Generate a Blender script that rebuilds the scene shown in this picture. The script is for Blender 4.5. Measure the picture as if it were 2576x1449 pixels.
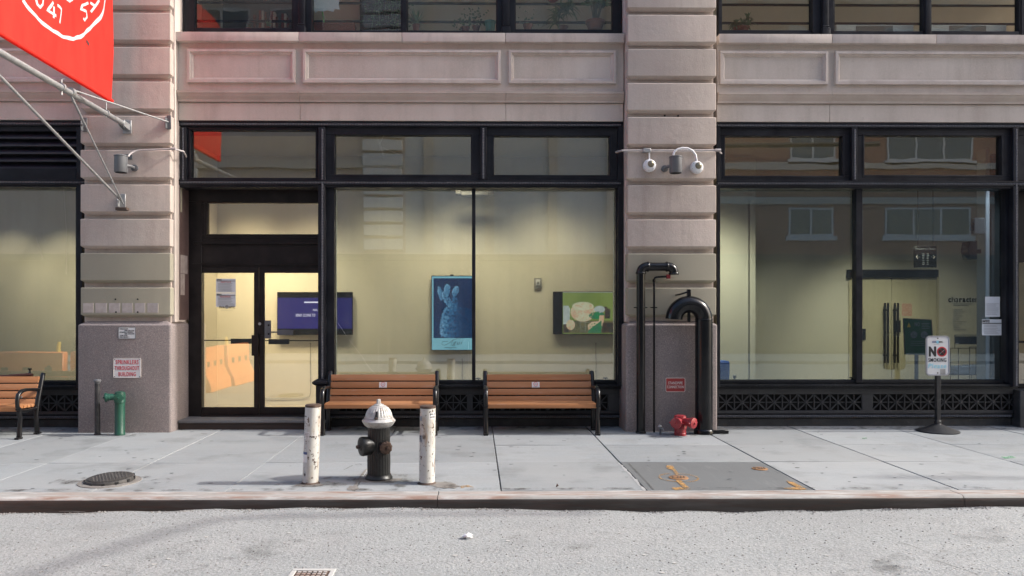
import bpy, bmesh, math, random
from math import sin, cos, pi, radians, sqrt
from mathutils import Vector, Matrix
random.seed(7)
S = bpy.context.scene
for o in list(bpy.data.objects): bpy.data.objects.remove(o)

# ------------------------------------------------------------------ camera
F, PU, PV, CH, TH = 1911.0, 1215.0, 779.0, 1.75, radians(0.6)   # focal length and principal point on a 2576 x 1449 sheet
ct, st = cos(TH), sin(TH)
cam = bpy.data.cameras.new('camera'); co = bpy.data.objects.new('camera', cam); S.collection.objects.link(co)
co.location = (0, 0, CH); co.rotation_euler = (pi/2, 0, -TH)
cam.sensor_width = 36; cam.lens = 36*F/2576; cam.shift_x = (1288-PU)/2576; cam.shift_y = (PV-724.5)/2576
cam.clip_start = .05; cam.clip_end = 1000
S.camera = co
# ------------------------------------------------------------------ world, sun, exposure
SUN_EL, SUN_AZ = radians(36), radians(-1.5)      # azimuth measured from +X, minus = towards the camera's side of the street
w = bpy.data.worlds.new('World'); S.world = w; w.use_nodes = True
nt = w.node_tree; bg = nt.nodes['Background']
sky = nt.nodes.new('ShaderNodeTexSky'); sky.sky_type = 'NISHITA'; sky.sun_disc = False
sky.sun_elevation = SUN_EL; sky.sun_rotation = pi/2 - SUN_AZ; sky.air_density = 1.0; sky.dust_density = 3.0; sky.ozone_density = .6
nt.links.new(sky.outputs[0], bg.inputs[0]); bg.inputs[1].default_value = .15
sl = bpy.data.lights.new('sun', 'SUN'); so = bpy.data.objects.new('sun', sl); S.collection.objects.link(so)
SD = Vector((cos(SUN_EL)*cos(SUN_AZ), cos(SUN_EL)*sin(SUN_AZ), sin(SUN_EL)))
so.rotation_euler = SD.to_track_quat('Z', 'Y').to_euler(); so.location = (20, 0, 30)
sl.energy = 2.0; sl.angle = radians(1.4); sl.color = (1, .965, .91)
S.view_settings.view_transform = 'Standard'; S.view_settings.look = 'None'; S.view_settings.gamma = 1
S.view_settings.exposure = 1.4
S.view_settings.use_curve_mapping = False
S.cycles.use_denoising = True; S.cycles.max_bounces = 7; S.cycles.transparent_max_bounces = 16
S.cycles.sample_clamp_indirect = 6

# ------------------------------------------------------------------ projection helpers: a sheet point at a known depth or height
def XU(u, Y):
    t = (u-PU)/F; return Y*(st+t*ct)/(ct-t*st)
def ZV(v, Y, u=1000):
    d = XU(u, Y)*st + Y*ct; return CH-(v-PV)*d/F
def P(u, v, Y): return Vector((XU(u, Y), Y, ZV(v, Y, u)))
def G(u, v, z=0):
    d = F*(CH-z)/(v-PV); x = (u-PU)/F*d; return Vector((x*ct+d*st, -x*st+d*ct, z))
def PX(u, v, X):
    t = (u-PU)/F; Y = X*(ct-t*st)/(t*ct+st); return Vector((X, Y, ZV(v, Y, u)))

# ------------------------------------------------------------------ materials
class NB:
    def __init__(s, name):
        s.m = bpy.data.materials.new(name); s.m.use_nodes = True; s.t = s.m.node_tree; s.t.nodes.clear()
        s.out = s.n('ShaderNodeOutputMaterial'); s.pos = s.n('ShaderNodeNewGeometry').outputs['Position']
    def n(s, k, **kw):
        x = s.t.nodes.new(k)
        for a, b in kw.items(): setattr(x, a, b)
        return x
    def l(s, a, b): s.t.links.new(a, b)
    def vec(s, scale, rot=None):
        mp = s.n('ShaderNodeMapping'); s.l(s.pos, mp.inputs[0])
        mp.inputs['Scale'].default_value = scale if hasattr(scale, '__len__') else (scale,)*3
        if rot: mp.inputs['Rotation'].default_value = rot
        return mp.outputs[0]
    def noise(s, scale, detail=3, rough=.55, lo=.35, hi=.65, dist=0, rot=None):
        x = s.n('ShaderNodeTexNoise'); s.l(s.vec(scale, rot), x.inputs['Vector']); x.inputs['Scale'].default_value = 1
        x.inputs['Detail'].default_value = detail; x.inputs['Roughness'].default_value = rough; x.inputs['Distortion'].default_value = dist
        r = s.n('ShaderNodeMapRange'); r.inputs[1].default_value = lo; r.inputs[2].default_value = hi; s.l(x.outputs[0], r.inputs[0])
        return r.outputs[0]
    def mix(s, fac, a, b, mode='MIX'):
        x = s.n('ShaderNodeMix', data_type='RGBA', blend_type=mode)
        for i, q in ((0, fac), (6, a), (7, b)):
            if isinstance(q, (int, float)): x.inputs[i].default_value = q
            elif isinstance(q, tuple): x.inputs[i].default_value = (*q[:3], 1)
            else: s.l(q, x.inputs[i])
        return x.outputs[2]
    def mul(s, a, b, op='MULTIPLY'):
        x = s.n('ShaderNodeMath', operation=op)
        for i, q in ((0, a), (1, b)):
            if isinstance(q, (int, float)): x.inputs[i].default_value = q
            else: s.l(q, x.inputs[i])
        return x.outputs[0]
def mk(name, base, rough=.7, metal=0, var=(), bump=(), rnd=0, rvar=None, coat=0, spec=.5):
    """var: (scale, detail, colour, amount, lo, hi[, distortion]); bump: (scale, detail, strength, distance)"""
    b = NB(name); c = b.mix(0., base, base)
    for q in var:
        f = b.noise(q[0], q[1], .6, q[4], q[5], q[6] if len(q) > 6 else 0)
        c = b.mix(b.mul(f, q[3]), c, q[2])
    if rnd:
        oi = b.n('ShaderNodeObjectInfo'); r = b.n('ShaderNodeMapRange'); b.l(oi.outputs['Random'], r.inputs[0])
        r.inputs[3].default_value = 1-rnd; r.inputs[4].default_value = 1+rnd
        cc = b.n('ShaderNodeCombineColor')
        for i in range(3): b.l(r.outputs[0], cc.inputs[i])
        c = b.mix(1., c, cc.outputs[0], 'MULTIPLY')
    p = b.n('ShaderNodeBsdfPrincipled'); b.l(c, p.inputs['Base Color']); p.inputs['Roughness'].default_value = rough
    p.inputs['Metallic'].default_value = metal; p.inputs['Coat Weight'].default_value = coat; p.inputs['Specular IOR Level'].default_value = spec
    if rvar:
        f = b.noise(rvar[0], 3, .6, .3, .7); r = b.n('ShaderNodeMapRange'); b.l(f, r.inputs[0]); r.inputs[3].default_value = rvar[1]; r.inputs[4].default_value = rvar[2]
        b.l(r.outputs[0], p.inputs['Roughness'])
    nrm = None
    for sc, de, stg, ds in bump:
        f = b.noise(sc, de, .6, 0, 1); bp = b.n('ShaderNodeBump'); bp.inputs['Strength'].default_value = stg; bp.inputs['Distance'].default_value = ds
        b.l(f, bp.inputs['Height'])
        if nrm is not None: b.l(nrm, bp.inputs['Normal'])
        nrm = bp.outputs[0]
    if nrm is not None: b.l(nrm, p.inputs['Normal'])
    b.l(p.outputs[0], b.out.inputs[0]); b.p = p; b.m['_'] = 1
    return b.m
SCR = .55
def emit(name, c, st_, c2=None, sc=20, lo=.4, hi=.6):
    b = NB(name); p = b.n('ShaderNodeBsdfPrincipled'); p.inputs['Roughness'].default_value = .25
    col = b.mix(b.noise(sc, 4, .6, lo, hi), c, c2 or c)
    p.inputs['Base Color'].default_value = (.01, .01, .012, 1); b.l(col, p.inputs['Emission Color']); p.inputs['Emission Strength'].default_value = st_*SCR
    b.l(p.outputs[0], b.out.inputs[0]); return b.m
def glass(name, r0, tint, wav=.0012, wsc=1.3, smear=0, gcol=(.95, .97, 1)):
    b = NB(name); lw = b.n('ShaderNodeLayerWeight'); lw.inputs[0].default_value = .5
    f = b.mul(b.mul(lw.outputs['Facing'], 5., 'POWER'), 1-r0); f = b.mul(f, r0, 'ADD')
    tr = b.n('ShaderNodeBsdfTransparent'); tr.inputs[0].default_value = (*tint, 1)
    gl = b.n('ShaderNodeBsdfGlossy'); gl.inputs['Roughness'].default_value = 0.0; gl.inputs[0].default_value = (*gcol, 1)
    bp = b.n('ShaderNodeBump'); bp.inputs['Strength'].default_value = 1; bp.inputs['Distance'].default_value = wav
    b.l(b.noise((wsc, wsc, wsc*1.8), 2, .5, 0, 1), bp.inputs['Height']); b.l(bp.outputs[0], gl.inputs['Normal'])
    mx = b.n('ShaderNodeMixShader'); b.l(f, mx.inputs[0]); b.l(tr.outputs[0], mx.inputs[1]); b.l(gl.outputs[0], mx.inputs[2])
    last = mx.outputs[0]
    if smear:   # dust film and wipe streaks on the pane
        df = b.n('ShaderNodeBsdfDiffuse'); df.inputs[0].default_value = (.62, .64, .66, 1)
        m2 = b.n('ShaderNodeMixShader'); k = b.noise((9, 9, .35), 4, .6, .45, .95); k2 = b.noise((.5, .5, .4), 2, .5, .3, .8)
        b.l(b.mul(b.mul(b.mul(k, .5), b.mul(k2, .5), 'ADD'), smear), m2.inputs[0]); b.l(last, m2.inputs[1]); b.l(df.outputs[0], m2.inputs[2]); last = m2.outputs[0]
    b.l(last, b.out.inputs[0]); return b.m
def cloth(name, c, c2):
    b = NB(name); col = b.mix(b.noise((3, 3, .8), 4, .6, .3, .7), c, c2)
    d = b.n('ShaderNodeBsdfDiffuse'); t = b.n('ShaderNodeBsdfTranslucent'); b.l(col, d.inputs[0]); b.l(col, t.inputs[0])
    mx = b.n('ShaderNodeMixShader'); mx.inputs[0].default_value = .42; b.l(d.outputs[0], mx.inputs[1]); b.l(t.outputs[0], mx.inputs[2])
    bp = b.n('ShaderNodeBump'); bp.inputs['Strength'].default_value = .5; bp.inputs['Distance'].default_value = .01
    b.l(b.noise((6, 6, 1.2), 3, .6, 0, 1), bp.inputs['Height']); b.l(bp.outputs[0], d.inputs['Normal'])
    b.l(mx.outputs[0], b.out.inputs[0]); return b.m
def brickmat(name, c1, c2, mortar):
    b = NB(name); sx = b.n('ShaderNodeSeparateXYZ'); b.l(b.pos, sx.inputs[0]); cx = b.n('ShaderNodeCombineXYZ')
    b.l(sx.outputs[0], cx.inputs[0]); b.l(sx.outputs[2], cx.inputs[1])
    t = b.n('ShaderNodeTexBrick'); b.l(cx.outputs[0], t.inputs['Vector']); t.inputs['Scale'].default_value = 1
    t.inputs['Brick Width'].default_value = .22; t.inputs['Row Height'].default_value = .075; t.inputs['Mortar Size'].default_value = .009
    t.inputs['Color1'].default_value = (*c1, 1); t.inputs['Color2'].default_value = (*c2, 1); t.inputs['Mortar'].default_value = (*mortar, 1)
    p = b.n('ShaderNodeBsdfPrincipled'); b.l(t.outputs[0], p.inputs['Base Color']); p.inputs['Roughness'].default_value = .85
    b.l(p.outputs[0], b.out.inputs[0]); return b.m
M = {}
STREAK = (5, 5, .45)
M['stone'] = mk('pink_limestone', (.415, .362, .318), .85, var=((1.1, 4, (.36, .30, .265), .9, .38, .66), ((.9, .9, 2.5), 4, (.47, .39, .345), .6, .45, .7), (STREAK, 5, (.26, .21, .175), .55, .48, .76), ((14, 14, 1.1), 4, (.33, .28, .24), .6, .55, .72), (9, 5, (.30, .24, .205), .55, .62, .78), (70, 2, (.53, .43, .39), .35, .45, .7), (.5, 2, (.43, .362, .318), .6, .4, .7)), bump=((70, 3, .45, .004), (7, 4, .4, .012)), rnd=.08)
M['stone_wall'] = mk('pink_limestone_lightened', (.49, .43, .38), .85, var=((.9, 4, (.42, .36, .315), .9, .38, .66), ((5, 5, .5), 5, (.33, .275, .235), .55, .48, .76), ((13, 13, 1.0), 4, (.40, .345, .30), .6, .55, .72), ((2.2, 2.2, .8), 3, (.55, .48, .43), .6, .48, .7), (70, 2, (.58, .5, .46), .35, .45, .7), (8, 5, (.36, .30, .26), .5, .62, .78)), bump=((60, 3, .3, .004), (6, 3, .25, .01)), rnd=.03)  # limestone lightened to offset the weaker skylight on the recessed spandrels
M['stone_sill'] = mk('pale_sill_limestone', (.53, .465, .42), .85, var=((2.2, 4, (.40, .33, .30), .8, .4, .75), ((5, 5, .8), 4, (.33, .275, .24), .65, .48, .75), (11, 4, (.34, .28, .25), .5, .6, .76), (60, 2, (.56, .47, .42), .35, .45, .7)), bump=((60, 3, .3, .004), (7, 3, .3, .008)), rnd=.05)
M['stone_ledge'] = mk('tan_ledge_limestone', (.45, .385, .335), .85, var=((2, 4, (.31, .25, .21), .8, .35, .7), ((4, 4, .6), 4, (.46, .37, .34), .6, .45, .75), (70, 2, (.47, .39, .34), .35, .45, .7)), bump=((60, 3, .3, .004),), rnd=.04)
M['tan'] = mk('tan_masonry_paint', (.295, .27, .205), .75, var=((1.3, 4, (.265, .243, .185), .8, .35, .7), (60, 2, (.31, .28, .23), .4, .45, .7), ((5, 5, .6), 3, (.21, .185, .15), .35, .55, .85)), bump=((45, 3, .2, .003),), rnd=.03)
M['patch'] = mk('pale_glue_patch', (.40, .35, .33), .8, var=((14, 4, (.31, .27, .25), .8, .4, .7),), bump=((60, 3, .3, .003),))
M['granite'] = mk('grey_granite', (.20, .17, .165), .6, var=((95, 2, (.44, .38, .36), .9, .52, .66), (120, 2, (.05, .045, .045), .85, .54, .68), (48, 3, (.27, .215, .205), .8, .45, .65), (1.2, 3, (.15, .13, .125), .5, .4, .7), ((6, 6, .5), 4, (.13, .105, .09), .4, .55, .8)), bump=((90, 2, .25, .003),))
M['iron'] = mk('blue_black_iron_paint', (.0075, .008, .012),   .45, spec=.25, var=((3, 4, (.02, .022, .028), .8, .4, .7), (40, 3, (.06, .06, .07), .25, .6, .75)), bump=((9, 4, .2, .01), (60, 3, .12, .003)), rvar=(6, .32, .6))
M['iron_dust'] = mk('dusty_iron_paint', (.011, .012, .015), .6, spec=.2, var=((3, 4, (.022, .024, .028), .8, .4, .7), (30, 3, (.09, .09, .09), .3, .58, .75)), bump=((20, 4, .25, .006),))
M['iron_edge'] = mk('grey_iron_bead', (.11, .115, .135), .5, var=((30, 3, (.20, .20, .22), .6, .45, .7),))  # beads coloured much paler than the iron around them
M['plinth'] = mk('black_painted_plinth', (.018, .02, .024), .6, var=((5, 4, (.045, .047, .05), .7, .45, .7), (26, 4, (.2, .2, .2), .35, .64, .75), ((6, 6, 14), 4, (.07, .035, .02), .5, .6, .75)), bump=((12, 4, .4, .01),))
M['slat'] = mk('slat_highlight_paint', (.026, .028, .040), .4, var=((3, 4, (.04, .042, .056), .8, .4, .7),), bump=((9, 3, .15, .006),))  # iron paint made paler and bluer to imitate highlights on the slats
M['grille'] = mk('grey_black_grille_paint', (.022, .023, .028), .5, var=((5, 4, (.036, .038, .043), .8, .4, .7), (30, 3, (.08, .10, .10), .3, .6, .75)), bump=((20, 3, .2, .004),))
M['void'] = mk('dark_hollow', (.006, .006, .007), .9, var=((4, 3, (.012, .012, .013), .6, .4, .7),))
M['bronze'] = mk('dark_bronze_anodised', (.008, .0065, .007), .4, spec=.3, var=((5, 3, (.022, .018, .018), .7, .4, .7),), bump=((30, 3, .08, .002),))
M['jamb_brown'] = mk('dark_brown_reveal_paint', (.075, .045, .042), .7, var=((3, 4, (.10, .06, .055), .8, .4, .7), (9, 4, (.05, .03, .028), .6, .5, .7)), bump=((20, 4, .3, .006),))
M['cement'] = mk('raw_cement_patch', (.30, .255, .24), .9, var=((9, 4, (.20, .16, .15), .8, .4, .7),), bump=((30, 4, .4, .006),))
M['step'] = mk('grey_stone_step', (.13, .13, .135), .7, var=((4, 4, (.09, .09, .09), .8, .4, .7), (60, 2, (.2, .2, .2), .4, .5, .7)), bump=((40, 3, .3, .004),))
M['stepwood'] = mk('dark_brown_step_board', (.028, .018, .015), .6, var=(((1.5, 20, 40), 4, (.055, .034, .027), .8, .4, .7),), bump=(((2, 30, 60), 3, .3, .004),))
M['concrete'] = mk('pavement_concrete', (.205, .226, .241), .88, var=((.8, 4, (.185, .202, .214), .85, .35, .7), ((1.5, 9, 1), 4, (.25, .265, .27), .5, .45, .7), (24, 4, (.175, .182, .188), .7, .46, .68), (60, 3, (.29, .295, .295), .45, .5, .68), (.35, 3, (.25, .26, .262), .8, .42, .6), (110, 2, (.30, .31, .315), .45, .5, .7), (1.7, 5, (.155, .163, .166), .75, .53, .70), ((.7, 2.5, 1), 5, (.255, .27, .275), .6, .52, .68), (5.5, 3, (.19, .19, .19), .55, .70, .78), (2.2, 4, (.215, .217, .218), .5, .5, .72)), bump=((90, 3, .35, .003), (12, 3, .2, .006)), rnd=.11)
M['concrete_dark'] = mk('dark_grey_concrete', (.108, .115, .118), .85, var=((1.5, 4, (.095, .10, .103), .8, .35, .7), (40, 3, (.13, .136, .14), .5, .5, .7), ((9, 1.5, 1), 4, (.165, .17, .17), .5, .58, .75), (4, 4, (.08, .083, .085), .5, .6, .75)), bump=((90, 3, .3, .003),))
M['joint'] = mk('joint_dirt', (.12, .11, .10), .95, var=((8, 4, (.3, .29, .28), .8, .45, .65),))
M['asphalt'] = mk('worn_pale_asphalt', (.252, .266, .264), .9, var=((.45, 4, (.215, .220, .219), .9, .35, .65), ((.5, 2.2, 1), 4, (.285, .288, .283), .7, .42, .66), (30, 3, (.205, .212, .21), .7, .46, .62), (45, 2, (.31, .317, .312), .6, .52, .66), (55, 2, (.125, .125, .122), .85, .56, .66), (75, 2, (.36, .36, .355), .6, .55, .66), (1.3, 5, (.19, .19, .187), .6, .58, .72), (4.5, 4, (.17, .168, .165), .5, .66, .76)), bump=((40, 3, .7, .014), (90, 2, .5, .006)))
M['grit'] = mk('loose_road_grit', (.27, .26, .25), .95, rnd=.4)
M['kerb'] = mk('worn_kerb_concrete', (.275, .265, .25), .85, var=(((1.2, 14, 14), 4, (.22, .13, .095), .85, .46, .64), ((3, 9, 9), 5, (.17, .155, .145), .7, .52, .7), ((2.5, 14, 10), 4, (.42, .415, .405), .8, .5, .7), ((4, 12, 12), 4, (.22, .18, .16), .6, .58, .72)), bump=((25, 4, .4, .006),))
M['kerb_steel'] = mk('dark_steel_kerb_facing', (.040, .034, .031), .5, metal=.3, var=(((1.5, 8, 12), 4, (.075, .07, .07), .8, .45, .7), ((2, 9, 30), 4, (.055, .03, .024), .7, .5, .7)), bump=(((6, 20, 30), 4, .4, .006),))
M['cover_iron'] = mk('worn_grey_cover_iron', (.055, .052, .050), .65, metal=.4, var=((25, 4, (.10, .092, .086), .8, .4, .7), (8, 3, (.035, .033, .031), .8, .4, .7)), bump=((40, 4, .4, .005),))
M['rust'] = mk('rusty_cast_iron', (.085, .055, .04), .75, metal=.4, var=((25, 4, (.15, .1, .08), .8, .4, .7), (8, 3, (.05, .04, .036), .8, .4, .7)), bump=((40, 4, .4, .005),))
M['wood'] = mk('orange_brown_bench_slat', (.355, .158, .065), .5, var=(((1.2, 40, 40), 4, (.28, .115, .046), .8, .4, .68), ((.7, 6, 6), 3, (.39, .20, .105), .7, .4, .7), ((3, 20, 20), 4, (.37, .24, .185), .6, .6, .75)), bump=(((3, 90, 90), 3, .15, .002),), rnd=.09, spec=.4)
M['cast'] = mk('gloss_black_cast_iron', (.007, .007, .008), .3, var=((8, 4, (.014, .014, .015), .6, .5, .7),), bump=((30, 3, .25, .004),), coat=.1, spec=.35)
M['bollard'] = mk('chipped_white_paint', (.46, .465, .455), .55, var=((40, 3, (.40, .385, .35), .5, .45, .7), ((7, 7, 1.6), 5, (.26, .19, .12), .8, .54, .66), (2.5, 4, (.47, .45, .40), .8, .4, .7), ((9, 9, 2.2), 5, (.34, .24, .15), .75, .56, .68), (24, 4, (.075, .05, .04), 1, .60, .63), ((18, 18, 6), 4, (.11, .072, .05), .95, .60, .64)), bump=((26, 4, .3, .004),))
M['hyd'] = mk('black_hydrant_paint', (.0085, .0085, .0085), .42, spec=.4, var=((6, 4, (.013, .014, .014), .7, .4, .7), (30, 4, (.05, .05, .048), .5, .6, .72)), bump=((25, 4, .4, .006),))
M['silver'] = mk('aluminium_paint', (.37, .368, .36), .45, metal=.25, var=((5, 4, (.31, .30, .28), .8, .4, .7), (12, 5, (.15, .10, .07), .9, .56, .66), (30, 4, (.20, .17, .14), .6, .55, .68), (4, 4, (.47, .46, .44), .6, .45, .7)), bump=((18, 5, .8, .014),))
M['capbrown'] = mk('rust_brown_cap', (.06, .037, .028), .55, metal=.4, var=((20, 4, (.11, .065, .045), .8, .4, .7),), bump=((40, 4, .4, .004),))
M['pipe'] = mk('gloss_black_pipe_paint', (.0045, .005, .0065), .24, var=((5, 4, (.010, .0105, .0125), .7, .5, .7), (30, 4, (.05, .05, .05), .4, .66, .74)), bump=((9, 3, .15, .006),), coat=.12, spec=.3)
M['red'] = mk('red_hydrant_paint', (.25, .016, .023), .38, var=((8, 4, (.18, .014, .02), .7, .45, .7), (16, 4, (.06, .04, .035), .9, .64, .68)), bump=((25, 4, .35, .005),), coat=.2)
M['green'] = mk('green_enamel_paint', (.010, .056, .036), .42, var=((5, 4, (.014, .08, .052), .7, .4, .7), (22, 4, (.05, .085, .07), .6, .6, .72)), bump=((30, 4, .3, .004),))
M['post'] = mk('black_post_paint', (.02, .02, .022), .45, var=((14, 4, (.055, .055, .055), .6, .5, .7),), bump=((30, 4, .2, .003),))
M['galv'] = mk('galvanised_steel', (.33, .335, .34), .5, metal=.55, var=((12, 4, (.24, .24, .245), .7, .4, .7), (5, 3, (.42, .42, .42), .6, .4, .7)), bump=((30, 3, .15, .002),))
M['greypaint'] = mk('grey_lamp_housing_paint', (.115, .118, .125), .5, var=((9, 4, (.085, .087, .093), .7, .4, .7),), bump=((40, 3, .15, .002),))
M['conduit'] = mk('painted_conduit', (.42, .38, .37), .55, var=((9, 4, (.34, .30, .29), .7, .4, .7),))
M['white'] = mk('white_plastic', (.70, .70, .71), .4, var=((9, 3, (.64, .64, .65), .6, .4, .7),))
M['dome'] = mk('smoked_dome', (.26, .24, .17), .3, metal=.5, var=((20, 2, (.14, .13, .1), .5, .4, .7),))
M['signwhite'] = mk('white_sign_enamel', (.66, .655, .655), .35, var=((6, 4, (.58, .57, .57), .6, .45, .7), (30, 4, (.4, .36, .34), .35, .66, .74)))
M['signred'] = mk('red_sign_enamel', (.33, .03, .03), .4, var=((8, 3, (.27, .03, .03), .6, .4, .7),))
M['ink_red'] = mk('red_sign_ink', (.52, .03, .045), .5, var=((30, 3, (.45, .04, .05), .5, .4, .7),))
M['ink_white'] = mk('cream_sign_ink', (.68, .62, .58), .5, var=((30, 3, (.6, .55, .52), .5, .4, .7),))
M['ink_black'] = mk('black_ink', (.012, .012, .014), .5, var=((30, 3, (.03, .03, .03), .5, .4, .7),))
M['ink_grey'] = mk('grey_print', (.2, .21, .23), .6, var=((30, 3, (.26, .27, .29), .5, .4, .7),))
M['ink_cyan'] = mk('pale_blue_ink', (.25, .56, .68), .5, var=((30, 3, (.3, .6, .7), .5, .4, .7),))
M['ink_blue'] = mk('navy_ink', (.05, .08, .2), .5, var=((30, 3, (.06, .09, .2), .5, .4, .7),))
M['paper'] = mk('white_paper', (.66, .68, .72), .8, var=((5, 3, (.6, .62, .66), .6, .4, .7),), bump=((7, 3, .3, .01),))
M['flag'] = cloth('red_banner_cloth', (.80, .062, .045), (.74, .045, .036))
M['flagwhite'] = cloth('white_banner_print', (.85, .83, .85), (.8, .78, .8))
M['flagdark'] = mk('dark_tear', (.08, .02, .02), .9, var=((30, 3, (.12, .03, .03), .5, .4, .7),))
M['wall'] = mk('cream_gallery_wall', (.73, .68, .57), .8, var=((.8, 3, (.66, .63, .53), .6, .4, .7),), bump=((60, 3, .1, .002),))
M['wall_side'] = mk('white_side_wall', (.74, .77, .80), .8, var=((.8, 3, (.58, .61, .64), .6, .4, .7),))
M['beige'] = mk('beige_room_wall', (.60, .52, .40), .8, var=((.8, 3, (.52, .45, .35), .6, .4, .7),))
M['floor'] = mk('pale_gallery_floor', (.38, .34, .26), .35, var=(((3, 1, 1), 3, (.33, .29, .22), .7, .4, .7),))
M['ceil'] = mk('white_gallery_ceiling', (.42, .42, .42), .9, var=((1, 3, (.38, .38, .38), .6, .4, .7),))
M['glass_up'] = glass('upper_window_glass', .05, (.88, .88, .84), .0010, 1.6, .03)
M['glass_tr'] = glass('old_transom_glass', .13, (.62, .62, .57), .0008, 1.3, .025)
M['glass_dp'] = glass('display_window_glass', .125, (.73, .77, .78), .0004, .9, .07)
M['glass_rt'] = glass('dark_display_glass', .085, (.58, .65, .70), .0005, .9, .05, (.70, .86, 1))
M['glass_dr'] = glass('door_glass', .12, (.95, .95, .92), .0004, .8, .035)
M['glass_far'] = glass('far_window_glass', .08, (.4, .45, .45), .0015)
M['tvblack'] = mk('black_screen_bezel', (.008, .008, .009), .25, var=((9, 2, (.012, .012, .012), .5, .4, .7),))
M['scr_blue'] = emit('blue_screen', (.014, .011, .095), 1.1, (.019, .016, .13), (240, 1, 300))
M['scr_text'] = emit('white_screen_text', (.75, .75, .9), .9)
M['scr_navy'] = emit('navy_screen', (.003, .018, .07), 1, (.005, .03, .10), 5)
M['scr_fur'] = emit('blue_fur_picture', (.012, .06, .16), 1, (.12, .27, .43), (46, 46, 46), .38, .68)
M['scr_fur2'] = emit('pale_blue_picture', (.06, .18, .33), 1, (.17, .36, .53), (30, 30, 30), .35, .7)
M['scr_cyan'] = emit('pale_cyan_screen', (.21, .46, .53), 1, (.24, .5, .57), 3)
M['scr_ink'] = emit('dark_screen_ink', (.01, .05, .06), 1)
M['scr_green'] = emit('olive_green_picture', (.19, .25, .05), .85, (.25, .30, .07), 2)
M['scr_floor'] = emit('brown_picture_floor', (.16, .13, .05), .95, (.09, .09, .05), 8)
M['scr_cream'] = emit('cream_plush_picture', (.55, .50, .30), .95, (.62, .58, .38), 6)
M['scr_peach'] = emit('peach_plush_picture', (.60, .33, .19), .95, (.62, .45, .28), 7)
M['scr_dgreen'] = emit('deep_green_picture', (.02, .22, .07), .95, (.05, .16, .08), 9)
M['scr_white'] = emit('white_picture', (.5, .52, .45), .95, (.4, .42, .38), 9)
M['scr_dark'] = emit('dark_picture', (.03, .035, .03), .95, (.09, .05, .03), 14)
M['bulb'] = emit('lit_lamp', (1, .86, .55), 25)
M['terra'] = mk('terracotta', (.26, .085, .05), .8, var=((14, 3, (.2, .065, .04), .7, .4, .7),), bump=((30, 3, .3, .003),))
M['planter'] = mk('brown_plastic_planter', (.17, .045, .03), .5, var=((9, 3, (.13, .035, .025), .7, .4, .7),))
M['teal'] = mk('teal_plastic', (.02, .24, .24), .4, var=((9, 3, (.018, .2, .2), .7, .4, .7),))
M['leaf'] = mk('dark_green_leaf', (.045, .10, .04), .5, var=((14, 3, (.06, .11, .045), .8, .4, .7),))
M['leaf2'] = mk('grey_green_leaf', (.10, .18, .09), .5, var=((14, 3, (.045, .08, .045), .8, .4, .7),))
M['stem'] = mk('brown_stem', (.09, .075, .04), .7, var=((20, 3, (.06, .06, .03), .8, .4, .7),))
M['stick'] = mk('lime_green_stick', (.12, .5, .05), .5, var=((20, 3, (.1, .42, .05), .6, .4, .7),))
M['bluepaper'] = mk('pale_blue_torn_paper', (.50, .60, .70), .8, var=((5, 4, (.42, .53, .65), .8, .4, .7),))
M['bluebin'] = mk('blue_bin_bag', (.012, .09, .45), .4, var=((9, 4, (.02, .10, .4), .8, .4, .7),), bump=(((5, 5, 30), 4, .8, .02),))
M['signgreen'] = mk('green_sign_board', (.016, .105, .035), .45, var=((5, 3, (.014, .085, .03), .6, .4, .7),))
M['pink'] = mk('pink_print', (.58, .30, .22), .7, var=((40, 4, (.62, .5, .4), 1, .5, .6), (60, 3, (.2, .1, .08), .8, .62, .68)))
M['doorwood'] = mk('blond_wood_door', (.58, .52, .36), .5, var=(((20, 20, 1), 3, (.5, .44, .30), .6, .4, .7),))
M['orange'] = mk('orange_barrier_plastic', (.85, .24, .06), .5, var=((4, 4, (.66, .14, .03), .7, .4, .7), (12, 4, (.4, .2, .1), .4, .62, .74)))
M['yellow'] = mk('yellow_plastic', (.75, .5, .04), .5, var=((4, 4, (.65, .42, .03), .7, .4, .7),))
M['brick'] = brickmat('red_brick_wall', (.33, .14, .085), (.25, .105, .065), (.26, .20, .17))
M['limeband'] = mk('pale_stone_band', (.42, .39, .34), .85, var=((3, 4, (.36, .33, .29), .7, .4, .7),))
M['stucco'] = mk('grey_stucco', (.43, .45, .45), .9, var=((.5, 4, (.38, .40, .40), .8, .4, .7),), bump=((20, 3, .3, .01),))
M['farwhite'] = mk('white_window_paint', (.48, .49, .48), .6, var=((6, 3, (.55, .55, .53), .6, .4, .7),))
M['shop'] = mk('dark_green_shopfront', (.05, .055, .052), .5, var=((1, 3, (.09, .09, .085), .6, .4, .7),))
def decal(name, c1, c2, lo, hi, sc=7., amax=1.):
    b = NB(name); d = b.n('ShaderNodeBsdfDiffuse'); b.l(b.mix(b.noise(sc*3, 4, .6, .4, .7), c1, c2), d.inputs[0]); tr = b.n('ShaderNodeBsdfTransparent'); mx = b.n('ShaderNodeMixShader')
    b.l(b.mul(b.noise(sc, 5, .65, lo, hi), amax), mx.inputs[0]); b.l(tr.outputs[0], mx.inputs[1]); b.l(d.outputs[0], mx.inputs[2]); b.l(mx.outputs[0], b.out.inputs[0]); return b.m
M['paint_or'] = decal('faded_orange_marking_paint', (.42, .25, .10), (.34, .22, .12), .36, .60, 9, .8)
M['paint_gr'] = decal('faded_green_marking_paint', (.16, .42, .22), (.2, .36, .24), .36, .62, 9, .6)
M['cap_rust'] = mk('orange_sprayed_iron_cap', (.26, .13, .055), .8, var=((18, 4, (.13, .075, .045), .9, .45, .62), (40, 3, (.3, .18, .08), .6, .5, .65)), bump=((40, 4, .4, .004),))
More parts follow.
